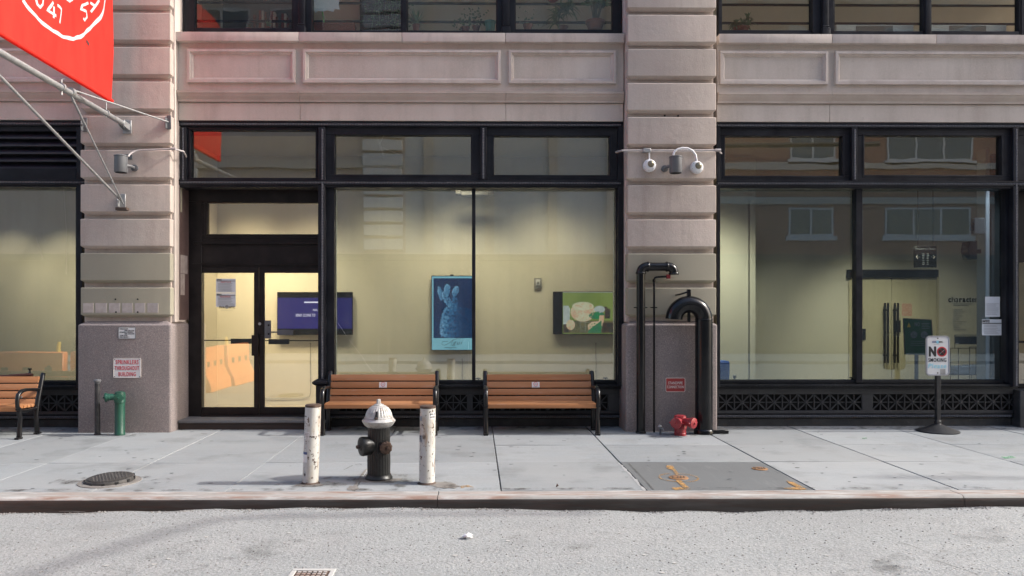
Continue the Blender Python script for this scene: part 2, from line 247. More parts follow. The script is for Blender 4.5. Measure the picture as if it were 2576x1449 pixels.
M['gum'] = mk('old_gum_spot', (.165, .175, .182), .8, var=((30, 4, (.135, .142, .147), .8, .4, .7),))
M['chip'] = mk('pale_road_chip', (.38, .375, .36), .8, var=((30, 4, (.4, .38, .36), .8, .4, .7),))
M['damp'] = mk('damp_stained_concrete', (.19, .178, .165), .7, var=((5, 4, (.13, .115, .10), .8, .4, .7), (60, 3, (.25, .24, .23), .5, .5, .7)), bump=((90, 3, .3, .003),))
M['cable'] = mk('black_cable_sheath', (.02, .02, .02), .6, var=((9, 3, (.03, .03, .03), .5, .4, .7),))
M['greycable'] = mk('grey_cable', (.32, .31, .27), .6, var=((9, 3, (.28, .27, .24), .5, .4, .7),))
M['acwhite'] = mk('off_white_appliance', (.62, .64, .64), .5, var=((4, 3, (.55, .57, .57), .6, .4, .7),))
M['acgrille'] = mk('grey_air_grille', (.3, .29, .28), .6, var=((4, 3, (.25, .25, .24), .6, .4, .7),))
M['logwood'] = mk('dark_red_brown_pole', (.10, .035, .022), .45, var=(((2, 30, 30), 4, (.15, .06, .035), .8, .4, .7),))

# ------------------------------------------------------------------ mesh helpers
class MB:
    def __init__(s): s.v = []; s.f = []
    def add(s, vs, fs):
        k = len(s.v); s.v += [tuple(v) for v in vs]; s.f += [tuple(k+i for i in f) for f in fs]; return s
    def box(s, x0, x1, y0, y1, z0, z1):
        if x0 > x1: x0, x1 = x1, x0
        if y0 > y1: y0, y1 = y1, y0
        if z0 > z1: z0, z1 = z1, z0
        return s.add([(x0,y0,z0),(x1,y0,z0),(x1,y1,z0),(x0,y1,z0),(x0,y0,z1),(x1,y0,z1),(x1,y1,z1),(x0,y1,z1)],
                     [(0,3,2,1),(4,5,6,7),(0,1,5,4),(1,2,6,5),(2,3,7,6),(3,0,4,7)])
    def fr(s, u0, v0, u1, v1, Y0, Y1):          # a box whose front face covers a sheet rectangle at depth Y0
        um = (u0+u1)/2; return s.box(XU(u0, Y0), XU(u1, Y0), Y0, Y1, ZV(v1, Y0, um), ZV(v0, Y0, um))
    def ring(s, o, i, Y0, Y1):                  # rectangular frame: outer and inner sheet rectangles
        s.fr(o[0], o[1], o[2], i[1], Y0, Y1); s.fr(o[0], i[3], o[2], o[3], Y0, Y1)
        s.fr(o[0], i[1], i[0], i[3], Y0, Y1); s.fr(i[2], i[1], o[2], i[3], Y0, Y1); return s
    def boxm(s, m, sx, sy, sz):
        pts = [m @ Vector((a*sx/2, b*sy/2, c*sz/2)) for c in (-1,1) for a, b in ((-1,-1),(1,-1),(1,1),(-1,1))]
        return s.add(pts, [(0,3,2,1),(4,5,6,7),(0,1,5,4),(1,2,6,5),(2,3,7,6),(3,0,4,7)])
    def bar(s, a, b, w_, h):                    # rectangular bar between two points
        a = Vector(a); b = Vector(b); d = b-a; q = d.to_track_quat('Z', 'Y').to_matrix().to_4x4()
        return s.boxm(Matrix.Translation((a+b)/2) @ q, w_, h, d.length)
    def tube(s, pts, r, n=10, cap=True, sq=1.0):
        pts = [Vector(p) for p in pts]; rs = r if hasattr(r, '__len__') else [r]*len(pts); k = len(s.v); up = None
        for i, p in enumerate(pts):
            a = pts[max(i-1, 0)]; b = pts[min(i+1, len(pts)-1)]; t = (b-a).normalized()
            if up is None: up = Vector((0,0,1)) if abs(t.z) < .9 else Vector((0,1,0))
            x = t.cross(up).normalized(); up = x.cross(t).normalized()
            for j in range(n):
                an = 2*pi*j/n; s.v.append(tuple(p + (x*cos(an)*sq + up*sin(an))*rs[i]))
        for i in range(len(pts)-1):
            for j in range(n): s.f.append((k+i*n+j, k+i*n+(j+1)%n, k+(i+1)*n+(j+1)%n, k+(i+1)*n+j))
        if cap: s.f.append(tuple(k+j for j in range(n))[::-1]); s.f.append(tuple(k+(len(pts)-1)*n+j for j in range(n)))
        return s
    def lathe(s, prof, o=(0,0,0), axis=(0,0,1), n=24, mod=None):
        o = Vector(o); q = Vector(axis).normalized().to_track_quat('Z', 'Y'); k = len(s.v)
        for r, h in prof:
            for j in range(n):
                a = 2*pi*j/n; rr = max(r*(mod(a, h) if mod else 1), 1e-4); s.v.append(tuple(o + q @ Vector((rr*cos(a), rr*sin(a), h))))
        for i in range(len(prof)-1):
            for j in range(n): s.f.append((k+i*n+j, k+i*n+(j+1)%n, k+(i+1)*n+(j+1)%n, k+(i+1)*n+j))
        s.f.append(tuple(k+j for j in range(n))[::-1]); s.f.append(tuple(k+(len(prof)-1)*n+j for j in range(n)))
        return s
    def prism(s, pts, d):                       # polygon extruded along vector d
        d = Vector(d); n = len(pts); a = [Vector(p) for p in pts]
        return s.add(a+[p+d for p in a], [tuple(range(n))[::-1], tuple(range(n, 2*n))] + [(i, (i+1)%n, n+(i+1)%n, n+i) for i in range(n)])
    def levels(s, x0, x1, y0, y1, lev, r=.02, k=3):   # stacked rounded rectangles: (z, inset of front and sides)
        rings = []
        for z, d in lev:
            a0, a1, b0 = x0+d, x1-d, y0+d; R = r; pts = [(a0, y1, z)]
            for i in range(k+1): an = pi + (pi/2)*i/k; pts.append((a0+R+R*cos(an), b0+R+R*sin(an), z))
            for i in range(k+1): an = 1.5*pi + (pi/2)*i/k; pts.append((a1-R+R*cos(an), b0+R+R*sin(an), z))
            pts.append((a1, y1, z)); rings.append(pts)
        n = len(rings[0]); kk = len(s.v)
        for g in rings: s.v += g
        for i in range(len(rings)-1):
            for j in range(n): s.f.append((kk+i*n+j, kk+i*n+(j+1)%n, kk+(i+1)*n+(j+1)%n, kk+(i+1)*n+j))
        s.f.append(tuple(kk+j for j in range(n))[::-1]); s.f.append(tuple(kk+(len(rings)-1)*n+j for j in range(n))); return s
    def mesh(s, name, bev=0, seg=1, smooth=True, ang=38):
        me = bpy.data.meshes.new(name); me.from_pydata(s.v, [], s.f)
        bm = bmesh.new(); bm.from_mesh(me)
        if bev: bmesh.ops.bevel(bm, geom=[e for e in bm.edges], offset=bev, segments=seg, profile=.6, affect='EDGES', clamp_overlap=True)
        bmesh.ops.recalc_face_normals(bm, faces=bm.faces); bm.to_mesh(me); bm.free()
        if smooth:
            for p in me.polygons: p.use_smooth = True
            me.set_sharp_from_angle(angle=radians(ang))
        return me
    def obj(s, name, mat, parent=None, **k):
        return put(name, s.mesh(name, **k), mat, parent)
def put(name, me, mat, parent=None):
    o = bpy.data.objects.new(name, me); S.collection.objects.link(o)
    if mat is not None and not me.materials: me.materials.append(M[mat] if isinstance(mat, str) else mat)
    if parent is not None: par(o, parent)
    return o
BASE = {}
def par(o, parent):
    o.parent = parent
    if parent.name in BASE: o.matrix_parent_inverse = BASE[parent.name]
def tag(o, label=None, cat=None, group=None, kind=None):
    for k, v in (('label', label), ('category', cat), ('group', group), ('kind', kind)):
        if v: o[k] = v
    return o
def thing(name, label, cat, loc=(0,0,0), group=None, local=False):
    o = bpy.data.objects.new(name, None); S.collection.objects.link(o); o.empty_display_size = .1; o.location = loc
    if not local: BASE[o.name] = Matrix.Translation(Vector(loc)).inverted()
    return tag(o, label, cat, group)
def part(name, parent):                        # a part that only gathers sub-parts
    o = bpy.data.objects.new(name, None); S.collection.objects.link(o); o.empty_display_size = .1; par(o, parent); return o
def copy_tree(root):
    r = root.copy(); S.collection.objects.link(r)
    def rec(a, b):
        for ch in a.children:
            c = ch.copy(); S.collection.objects.link(c); c.parent = b; rec(ch, c)
    rec(root, r); return r
def stuffpart(o): o['kind'] = 'stuff'; return o
_tc = bpy.data.curves.new('_lettering', 'FONT'); _to = bpy.data.objects.new('_lettering', _tc)
def lettering(text, x0, x1, z0, z1, y, mat, parent, name='lettering', bold=0., shear=0., rot=0., depth=.0015, sp=1.14):
    """raised flat print facing the street, fitted to a rectangle on the plane y"""
    _tc.body = text; _tc.space_character = sp; bold = min(bold, .008 if len(text) > 3 else bold); _tc.size = 1; _tc.offset = bold; _tc.shear = shear; _tc.extrude = .02; _tc.resolution_u = 3; _tc.space_line = .85; _tc.align_x = 'CENTER'
    me = bpy.data.meshes.new_from_object(_to); me.materials.clear()
    xs = [v.co.x for v in me.vertices]; ys = [v.co.y for v in me.vertices]
    a, b, c, d = min(xs), max(xs), min(ys), max(ys); sx = (x1-x0)/(b-a); sz = (z1-z0)/(d-c)
    cx, cz = (x0+x1)/2, (z0+z1)/2
    for v in me.vertices:
        px, pz = (v.co.x-(a+b)/2)*sx, (v.co.y-(c+d)/2)*sz
        v.co = (cx+px*cos(rot)-pz*sin(rot), y - v.co.z/.02*depth, cz+px*sin(rot)+pz*cos(rot))
    me.name = name; return put(name, me, mat, parent)
def textat(text, u0, v0, u1, v1, Y, mat, parent, **k):
    um = (u0+u1)/2; return lettering(text, XU(u0, Y), XU(u1, Y), ZV(v1, Y, um), ZV(v0, Y, um), Y, mat, parent, **k)
def lines(u0, u1, vs, Y, mat, parent, h=.6, name='print_lines'):
    m = MB()
    for v in vs: m.fr(u0+random.uniform(0, .04)*(u1-u0), v, u1-random.uniform(0, .3)*(u1-u0), v+h, Y, Y+.001)
    return m.obj(name, mat, parent, smooth=False)
def disc(c, r, y, n=28, th=.001):              # points of a circle on a plane facing the street
    return [(c[0]+r*cos(2*pi*i/n), y, c[1]+r*sin(2*pi*i/n)) for i in range(n)]
def ringm(mb, c, r0, r1, y, th=.001, n=32):
    for i in range(n):
        a, b = 2*pi*i/n, 2*pi*(i+1)/n
        mb.prism([(c[0]+r0*cos(a), y, c[1]+r0*sin(a)), (c[0]+r1*cos(a), y, c[1]+r1*sin(a)), (c[0]+r1*cos(b), y, c[1]+r1*sin(b)), (c[0]+r0*cos(b), y, c[1]+r0*sin(b))], (0, th, 0))
    return mb

# ================================================================== THE SETTING
KF, KB, WALLY = 7.09, 7.33, 11.45          # kerb front, kerb back, foot of the wall
ROADZ = -.12
def sheet(name, x0, x1, y0, y1, z, mat, nx=1, ny=1, fz=None):
    v = [(x0+(x1-x0)*i/nx, y0+(y1-y0)*j/ny, z+(fz(x0+(x1-x0)*i/nx, y0+(y1-y0)*j/ny) if fz else 0)) for j in range(ny+1) for i in range(nx+1)]
    f = [(j*(nx+1)+i, j*(nx+1)+i+1, (j+1)*(nx+1)+i+1, (j+1)*(nx+1)+i) for j in range(ny) for i in range(nx)]
    o = MB().add(v, f).obj(name, mat, smooth=True); return o
tag(sheet('ground', -400, 400, -400, 400, -.6, 'asphalt'), 'flat ground far beyond the street', kind='structure')
def roadz(x, y):                                 # the worn asphalt edge is uneven along the kerb and slightly higher in the middle of the frame
    e = max(0, 1-(KF-y)/.5); return (.022*sin(x*.9+2.6)+.006*sin(x*7)+.003*sin(x*23))*e
road = tag(sheet('road', -60, 60, -3.3, KF+.02, ROADZ, 'asphalt', 600, 40, roadz), 'worn pale grey asphalt road in front of the kerb', kind='structure')
bed = tag(MB().box(-60, 60, KB-.02, 11.6, -.5, -.02).obj('pavement_bed', 'joint', smooth=False), 'dirt filled joints under the pavement slabs', kind='structure')
sw = thing('sidewalk', 'pale concrete sidewalk slabs between kerb and storefronts', None); sw['kind'] = 'structure'
xs_ = [-13.6, -12.1, -10.6, -9.1, -7.55, -6.03, -4.87, -3.69, -2.40, -1.17, .25, 1.66, 3.30, 4.70, 6.17, 7.7, 9.2, 10.7, 12.2, 13.7]
for i in range(len(xs_)-1):
    a, b = xs_[i], xs_[i+1]
    rows = [KB, 8.71, 9.81, WALLY] if a > 0 else [KB, 8.71, WALLY]
    g = .008 if a > 0 else .004
    for j in range(len(rows)-1):
        dark = (abs(a-1.66) < .01 and j == 0)
        dz = random.uniform(-.002, .002)
        MB().box(a+g, b-g, rows[j]+g*.6, rows[j+1]-g*.6, -.1, dz).obj('concrete_slab', 'concrete_dark' if dark else 'concrete', sw, bev=.004)
MB().box(-60, -13.6, KB, WALLY, -.1, 0).obj('concrete_slab', 'concrete', sw); MB().box(13.7, 60, KB, WALLY, -.1, 0).obj('concrete_slab', 'concrete', sw)
# kerb: concrete pieces with a rounded steel facing
kerb = thing('kerb', 'rust stained kerb with rounded dark steel facing', None); kerb['kind'] = 'structure'
xk = [-30, -16, -11, -5.9, XU(1102, 7.2), 4.6, 9.6, 15, 30]
for a, b in zip(xk, xk[1:]):
    MB().box(a+.003, b-.003, KF+.052, KB-.006, -.2, .002).obj('kerb_stone', 'kerb', kerb, bev=.003)
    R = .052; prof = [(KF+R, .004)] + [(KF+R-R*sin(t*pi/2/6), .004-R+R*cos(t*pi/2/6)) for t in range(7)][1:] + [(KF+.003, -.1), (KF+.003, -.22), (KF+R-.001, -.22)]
    # the upper, brighter half of the rounding takes the paler concrete colour, the face below it is steel
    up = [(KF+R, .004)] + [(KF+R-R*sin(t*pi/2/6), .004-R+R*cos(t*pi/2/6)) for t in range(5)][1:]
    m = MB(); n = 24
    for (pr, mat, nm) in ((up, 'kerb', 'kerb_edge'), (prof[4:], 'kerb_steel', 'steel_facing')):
        m = MB(); nn = len(pr); xx = [a+.003+(b-a-.006)*i/n for i in range(n+1)]
        for x in xx:
            for (y, z) in pr: m.v.append((x, y+.004*sin(x*1.7)+.002*sin(x*9), z))
        for i in range(n):
            for j in range(nn-1): m.f.append((i*nn+j, i*nn+j+1, (i+1)*nn+j+1, (i+1)*nn+j))
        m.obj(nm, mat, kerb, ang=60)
# far side of the street, behind the camera: it shows in the window glass
tag(MB().box(-60, 60, -7.4, -3.3, -.5, 0).obj('far_sidewalk', 'concrete', bev=.02), 'concrete sidewalk on the camera side of the street', kind='structure')

# ================================================================== THE BUILDING
bld = thing('stone_building', 'pink limestone building with rusticated piers and black iron storefronts', 'building', (0, 11.2, 0))
YG, YB, YC, YS = 10.86, 10.88, 10.965, 11.12
ZG = 1.525
def pier(x0, x1, name='pier'):
    p = MB().box(x0+.03, x1-.03, YC, 12.2, ZG, 9.2).obj(name, 'stone', bld, smooth=False)
    g = MB().levels(x0-.028, x1+.012, YG, 11.56, [(-.3, 0), (ZG, 0), (ZG+.012, .008), (ZG+.06, .085)], r=.03).obj('granite_base', 'granite', p, ang=30)
    for i in range(16):
        zt = 2.067+.49*i; zb = zt-.427
        if zt > 9.2: break
        j = random.uniform(-.003, .003)
        MB().levels(x0+j, x1+j, YB+random.uniform(0, .004), 11.045, [(zb, .052), (zb+.008, .044), (zb+.038, .003), (zb+.042, 0), (zt-.012, 0), (zt-.004, .004), (zt, .012)], r=.017).obj('stone_block', 'tan' if i < 2 else 'stone', p, ang=25)
    return p
XL0, XL1 = -5.625, -4.345; XR0, XR1 = XU(1578.5, YB), XU(1802, YB)
pl = pier(XL0, XL1); pr = pier(XR0, XR1)
pier(XL0-7.6, XL1-7.6); pier(XR0+7.75, XR1+7.75)
# reveals beside the piers (pale stone strip)
XA, XB_ = -4.33, XU(1568, 11.14)        # centre bay
XC, XD = XU(1803, 11.14), XU(1803, 11.14)+6.5
# glue patches left by removed letters on the lowest block of the left pier
for (a, b) in ((768, 875), (890, 1000), (1017, 1123), (1140, 1240), (1260, 1357), (1377, 1480)):
    u0, u1 = a*.2691, b*.2691; m = MB(); m.levels(XU(max(u0, 208.5), YB)+.002, XU(u1, YB)-.002, YB-.0015, YB+.01, [(ZV(786.5, YB, 300), 0), (ZV(762.5, YB, 300), 0)], r=.002)
    m.obj('glue_patch', 'patch', pl, smooth=False)
for (a, b) in ((1080, 180), (1288, 180), (1085, 300), (1288, 300)):
    MB().lathe([(.012, 0), (.012, .006)], P(a*.2691, 704.4+b*.2691, YB-.004), (0, -1, 0), 10).obj('screw_hole', 'void', pl)
for (u, v) in ((1540, 1080), (1665, 1083)):
    MB().lathe([(.014, 0), (.013, .005)], P(1257.8+u*.2691, v*.2691, YC-.002), (0, -1, 0), 10).obj('bolt_hole', 'void', pr)

Zs0, Zs1 = ZV(104.2, 11.03), ZV(81.5, 11.03)      # sill course
Zl0, Zl1 = ZV(254.3, 11.05), ZV(228, 11.05)       # ledge course
Zh = ZV(304, 11.14)                               # underside of the plain band
def spandrel(x0, x1, joints_s, joints_l, panels):
    sp = MB().box(x0, x1, YS, 12.0, Zl1-.01, Zs0+.02).obj('spandrel', 'stone_wall', bld, smooth=False)
    e = [x0]+joints_s+[x1]
    for a, b in zip(e, e[1:]):
        MB().box(a+.003, b-.003, 11.03, 11.34, Zs0, Zs1).obj('sill_stone', 'stone_sill', sp, bev=.006, seg=2)
    e = [x0]+joints_l+[x1]
    for a, b in zip(e, e[1:]):
        # string course: square lip above a hollow
        pr_ = [(11.05, Zl1), (11.05, Zl1-.035), (11.058, Zl1-.042), (11.072, Zl1-.075), (11.10, Zl0+.03), (11.105, Zl0), (11.3, Zl0), (11.3, Zl1)]
        MB().prism([(a+.002, y, z) for y, z in pr_], (b-a-.004, 0, 0)).obj('ledge_stone', 'stone_ledge', sp, smooth=False)
        MB().box(a+.002, b-.002, 11.135, 11.36, Zh, Zl0-.006)  .obj('band_stone', 'stone_wall', sp, bev=.003)
    for a, b in panels:
        z0, z1 = ZV(209.3, 11.09), ZV(125, 11.09)
        m = MB()
        def rg(d0, d1, y0, y1):       # bevelled picture-frame moulding
            o = [(a+d0, y0, z0+d0), (b-d0, y0, z0+d0), (b-d0, y0, z1-d0), (a+d0, y0, z1-d0)]
            i = [(a+d1, y1, z0+d1), (b-d1, y1, z0+d1), (b-d1, y1, z1-d1), (a+d1, y1, z1-d1)]
            m.add(o+i, [(k, (k+1)%4, 4+(k+1)%4, 4+k) for k in range(4)])
        rg(0, .003, YS+.004, 11.074); rg(.003, .040, 11.074, 11.070); rg(.040, .046, 11.070, 11.092); rg(.046, .066, 11.092, 11.098); rg(.066, .084, 11.100, YS+.004)
        m.obj('raised_panel', 'stone_sill', sp, smooth=False)
    return sp
def xsu(l, Y): return [XU(u, Y) for u in l]
spandrel(XA, XB_, xsu([751.6, 1011, 1272], 11.03), xsu([751.6, 1273], 11.05), [(XU(471, 11.09), XU(743.5, 11.09)), (XU(762, 11.09), XU(1260, 11.09)), (XU(1279.3, 11.09), XU(1549.7, 11.09))])
spandrel(XC, XD, xsu([2094, 2356.5], 11.03)+[XC+5.0], xsu([2094], 11.05)+[XC+4.8], [(XU(1811, 11.09), XU(2083, 11.09)), (XU(2101, 11.09), XU(2601, 11.09)), (XU(2620, 11.09), XC+6.3)])
XE, XF_ = XL0-6.3, XL0+.01
spandrel(XE, XF_, [XE+1.7, XE+3.3, XE+4.6], [XE+1.7, XE+4.6], [(XE+.1, XE+1.6), (XE+1.75, XE+4.5), (XE+4.65, XE+6.2)])
# wall above the upper windows and roof slab (above the frame)
MB().box(-13.2, 11.3, 11.13, 12.0, 8.3, 9.2).obj('upper_wall', 'stone', bld, smooth=False)
MB().box(-13.2, 11.3, 11.1, 20, 9.2, 9.5).obj('roof', 'stucco', bld, smooth=False)
# pale stone reveals from pier side to window head
for x0, x1 in ((-4.47, -4.331), (XR0+.005, XR0+.15), (XR1-.15, XR1-.005), (XL0+.002, XL0+.15)):
    MB().box(x0, x1, 11.0, 11.40, ZG+.05, 9.2).obj('stone_reveal', 'stone_sill', bld, smooth=False)

# ---------------- upper windows
def pane(name, parent, mat, u0, v0, u1, v1, Y, th=.008):
    return MB().fr(u0, v0, u1, v1, Y, Y+th).obj(name, mat, parent, smooth=False)
ZU1 = 8.3
def upper_window(u0, u1, rail_v, fu0, fu1):
    Yw = 11.30; zb = ZV(rail_v, Yw, (u0+u1)/2); m = MB()
    m.box(XU(fu0, Yw), XU(u0, Yw), Yw-.03, Yw+.08, Zs1-.02, ZU1); m.box(XU(u1, Yw), XU(fu1, Yw), Yw-.03, Yw+.08, Zs1-.02, ZU1)
    m.box(XU(fu0, Yw)+.001, XU(fu1, Yw)-.001, Yw-.024, Yw+.075, Zs1-.03, zb); m.box(XU(u0, Yw), XU(u1, Yw), Yw, Yw+.06, 7.0, 7.06); m.box(XU(u0, Yw), XU(u1, Yw), Yw, Yw+.06, 8.22, ZU1)
    f = m.obj('upper_window', 'iron', bld, bev=.006)
    MB().box(XU(u0, Yw)-.01, XU(u1, Yw)+.01, Yw+.03, Yw+.038, zb-.01, ZU1-.02).obj('pane', 'glass_up', f, smooth=False)
    return f
for a in ((491, 735, 71.5, 465, 738), (787, 1008.5, 78, 784.5, 1010), (1026, 1248, 78, 1023.5, 1250.5), (1297.5, 1540, 75, 1294.5, 1563),
          (1815, 2040, 77, 1806, 2044), (2098, 2320, 79.5, 2094, 2322.5), (2339, 2561, 79.5, 2336, 2564), (2600, 2830, 77, 2566, 2850)): upper_window(*a)
upper_window(-300, -120, 71, -330, -100); upper_window(-70, 180, 71, -98, 204)
def mullion_iron(u0, u1, uc0, uc1, Yf=11.20):
    m = MB(); m.box(XU(u0, 11.27)+.002, XU(u1, 11.27)-.002, 11.24, 11.36, Zs1-.02, ZU1)
    o = m.obj('iron_mullion', 'iron', bld, bev=.006)
    x0, x1 = XU(uc0, 11.17), XU(uc1, 11.17); zz = ZV(62, 11.17)
    k = MB(); k.box(x0+.008, x1-.008, 11.165, 11.26, zz, ZU1); k.obj('colonnette', 'iron', o, bev=.02, seg=2)
    k = MB(); k.levels(x0-.005, x1+.005, 11.15, 11.26, [(Zs1-.01, 0), (zz-.03, 0), (zz-.015, .012), (zz, .004), (zz+.012, .016), (zz+.02, .02)], r=.006); k.obj('colonnette_base', 'iron', o)
mullion_iron(737, 785.5, 748, 767); mullion_iron(1249.5, 1296, 1262, 1283); mullion_iron(2042, 2096, 2069, 2087)
MB().box(XU(1010, 11.3), XU(1024, 11.3), 11.23, 11.38, Zs1-.02, ZU1).obj('iron_mullion', 'iron', bld, bev=.012, seg=2)
MB().box(XU(2322, 11.3), XU(2337, 11.3), 11.23, 11.38, Zs1-.02, ZU1).obj('iron_mullion', 'iron', bld, bev=.012, seg=2)
# rooms behind the upper windows
up = MB(); up.box(-13, 11.2, 12.9, 13.0, 5.5, 9.2); up.box(-13, 11.2, 11.37, 13.0, 5.7, 5.82); tag(up.obj('upper_room_wall', 'beige', smooth=False), 'beige room wall behind the upper windows', kind='structure')
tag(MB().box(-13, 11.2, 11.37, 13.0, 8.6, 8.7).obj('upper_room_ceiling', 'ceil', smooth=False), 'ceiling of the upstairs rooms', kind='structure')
for (x0, x1) in ((XU(470, 11.8), XU(1008, 11.8)), (XU(1022, 11.8), XU(1560, 11.8)), (XU(1806, 11.8), XU(2320, 11.8)), (XU(2336, 11.8), XU(2600, 11.8))):
    gd = part('window_guard', bld)
    for v in (7.5, 54): MB().box(x0, x1, 11.85, 11.88, ZV(v+2.6, 11.85), ZV(v-2.6, 11.85)).obj('guard_rail', 'iron', gd, bev=.003)

# ---------------- iron storefronts
def beads(mb, p0, p1, step=.0225, r=.0105, out=(0, -1, 0)):
    p0 = Vector(p0); p1 = Vector(p1); n = int((p1-p0).length/step); d = (p1-p0).normalized(); o = Vector(out); s_ = d.cross(o)
    for i in range(n):
        c = p0 + d*(i+.5)*step
        mb.add([c-d*r-s_*r*1.3, c+d*r-s_*r*1.3, c+d*r*.7+s_*r*1.3, c-d*r*.7+s_*r*1.3, c+o*r*1.1-s_*r*.5], [(0,1,4),(1,2,4),(2,3,4),(3,0,4),(3,2,1,0)])
YF = 11.16
def storefront(x0, x1, name):
    m = MB(); z0, z1 = ZV(318, YF), Zh-.004
    m.box(x0, x1, YF+.03, 11.42, z0, z1); m.box(x0, x1, YF-.012, YF+.05, ZV(309.5, YF), z1-.002); m.box(x0, x1, YF+.004, YF+.04, ZV(317.5, YF), ZV(309.8, YF))
    h = m.obj(name, 'iron', bld, bev=.004)
    m = MB(); zb0, zb1 = ZV(471, YF), ZV(453.5, YF)
    m.box(x0, x1, YF+.02, 11.42, zb0, zb1); m.box(x0, x1, YF-.018, YF+.03, zb1-.022, zb1+.002); m.box(x0, x1, YF-.004, YF+.03, ZV(466, YF), zb1-.024)
    m.obj('transom_bar', 'iron', h, bev=.004)
    k = MB(); beads(k, (x0+.02, YF+.002, ZV(312.6, YF)), (x1-.02, YF+.002, ZV(312.6, YF))); beads(k, (x0+.02, YF-.006, ZV(459.5, YF)), (x1-.02, YF-.006, ZV(459.5, YF)))
    stuffpart(k.obj('bead_moulding', 'iron_edge', h, smooth=False)); return h
def vmull(h, u0, u1, ub, v0, v1, Y=YF):
    m = MB().box(XU(u0, Y), XU(u1, Y), Y-.004, 11.42, ZV(v1, Y, ub), ZV(v0, Y, ub)); m.obj('mullion', 'iron', h, bev=.006)
    k = MB(); beads(k, (XU(ub, Y), Y-.005, ZV(v1, Y, ub)+.02), (XU(ub, Y), Y-.005, ZV(v0, Y, ub)-.02)); stuffpart(k.obj('bead_moulding', 'iron_edge', h, smooth=False))
def transom(o, i, mid=None, mat='glass_tr'):
    m = MB().ring(o, i, 11.215, 11.34)
    q = 5; m.ring((i[0]-q, i[1]-q, i[2]+q, i[3]+q), (i[0]-.6, i[1]-.6, i[2]+.6, i[3]+.6), 11.208, 11.25)
    f = m.obj('transom_window', 'iron', bld, bev=.003); pane('pane', f, mat, i[0]-4, i[1]-4, i[2]+4, i[3]+4, 11.275); return f
def display(panes, frames, v0, v1, mat='glass_dp'):
    m = MB()
    for (a, b, y0) in frames[:1]: m.fr(a, v0-2, b, v1+3, y0, 11.40)
    f = m.obj('display_window', 'iron', bld, bev=.004)
    for (a, b, y0) in frames[1:]: MB().fr(a, v0-2, b, v1+3, y0, 11.40).obj('mullion' if b-a < 17 else 'frame_post', 'iron', f, bev=.004)
    for a, b in panes: pane('pane', f, mat, a, v0-4, b, v1+4, 11.362)
    return f
def bulkhead(x0, x1, grilles, v_sill=969.5):
    zs = ZV(957.5, 11.30); zl = ZV(972, 11.21)
    m = MB(); m.box(x0, x1, 11.30, 11.45, zs-.05, zs); m.box(x0, x1, 11.215, 11.45, zl-.01, zl+.022)
    m.box(x0, x1, 11.25, 11.45, zl-.05, zl-.008)
    b = m.obj('bulkhead', 'iron_dust', bld, bev=.006, seg=2)
    g0, g1 = ZV(1033.5, 11.35), ZV(993, 11.35); gm = (g0+g1)/2
    k = MB(); k.box(x0, x1, 11.335, 11.36, g1, zl-.045); k.box(x0, x1, 11.335, 11.36, ZV(1041, 11.335), g0)
    xs = [x0]+[q for a, c in grilles for q in (a, c)]+[x1]
    for a, c in zip(xs[::2], xs[1::2]):
        if c-a > .004: k.box(a, c, 11.337, 11.36, g0-.001, g1+.001)
    k.obj('grille_frame', 'grille', b, bev=.003)
    for a, c in grilles:
        n = max(1, round((c-a)/.235)); w_ = (c-a)/n
        for i in range(n):
            l, r = a+i*w_, a+(i+1)*w_; cx = (l+r)/2; q = MB(); Y0, Y1 = 11.342, 11.365; t = .0075
            q.box(l, l+t, Y0, Y1, g0, g1); q.box(r-t, r, Y0+.0005, Y1, g0, g1); q.box(l, r, Y0+.004, Y1, gm-t*.8, gm+t*.8); q.box(cx-t*.8, cx+t*.8, Y0+.003, Y1, g0, g1)
            for p0, p1 in (((l, g0), (r, g1)), ((l, g1), (r, g0))): q.bar((p0[0], Y0+.012, p0[1]), (p1[0], Y0+.012, p1[1]), .018, .017)
            q.lathe([(.022, 0), (.02, .008), (.006, .011)], (cx, Y0+.006, gm), (0, -1, 0), 10)
            q.obj('grille_square', 'grille', b, smooth=False)
    MB().box(x0, x1, 11.42, 11.44, g0-.1, g1+.05).obj('dark_backing', 'void', b, smooth=False)
    k = MB(); zt = ZV(1041, 11.32); k.box(x0, x1, 11.322, 11.45, zt-.02, zt); k.box(x0, x1, 11.335, 11.45, ZV(1052, 11.335), zt-.022); k.obj('base_moulding', 'iron_dust', b, bev=.004)
    k = MB(); beads(k, (x0+.01, 11.335, ZV(1048.5, 11.335)), (x1-.01, 11.335, ZV(1048.5, 11.335)), .026, .014); stuffpart(k.obj('leaf_moulding', 'iron_edge', b, smooth=False))
    MB().box(x0, x1, 11.375, 11.47, -.1, ZV(1053, 11.375)).obj('plinth', 'plinth', b, bev=.008)
    return b
# centre
sf = storefront(XA, XB_, 'storefront_frame')
MB().fr(456, 319, 468, 453, YF+.005, 11.42).obj('mullion', 'iron', sf, bev=.004)
k = MB(); beads(k, (XU(460, YF), YF, ZV(453, YF, 460)), (XU(460, YF), YF, ZV(319, YF, 460))); stuffpart(k.obj('bead_moulding', 'iron_edge', sf, smooth=False))
vmull(sf, 800, 818, 811, 319, 972); vmull(sf, 1208, 1224, 1215.6, 319, 453)
MB().fr(1555, 319, 1568.3, 972, YF+.01, 11.42).obj('mullion', 'iron', sf, bev=.004)
transom((468, 319, 800, 453), (480, 327, 793.5, 447)); transom((818, 319, 1208, 453), (842, 339.6, 1184.5, 439)); transom((1224, 319, 1555, 453), (1243, 341.8, 1533.5, 440))
display(((830, 1191), (1192, 1558)), ((817, 841, 11.25), (1187.3, 1196.2, 11.29), (1549.5, 1560, 11.26)), 473, 958)
XM = XU(820, 11.2)
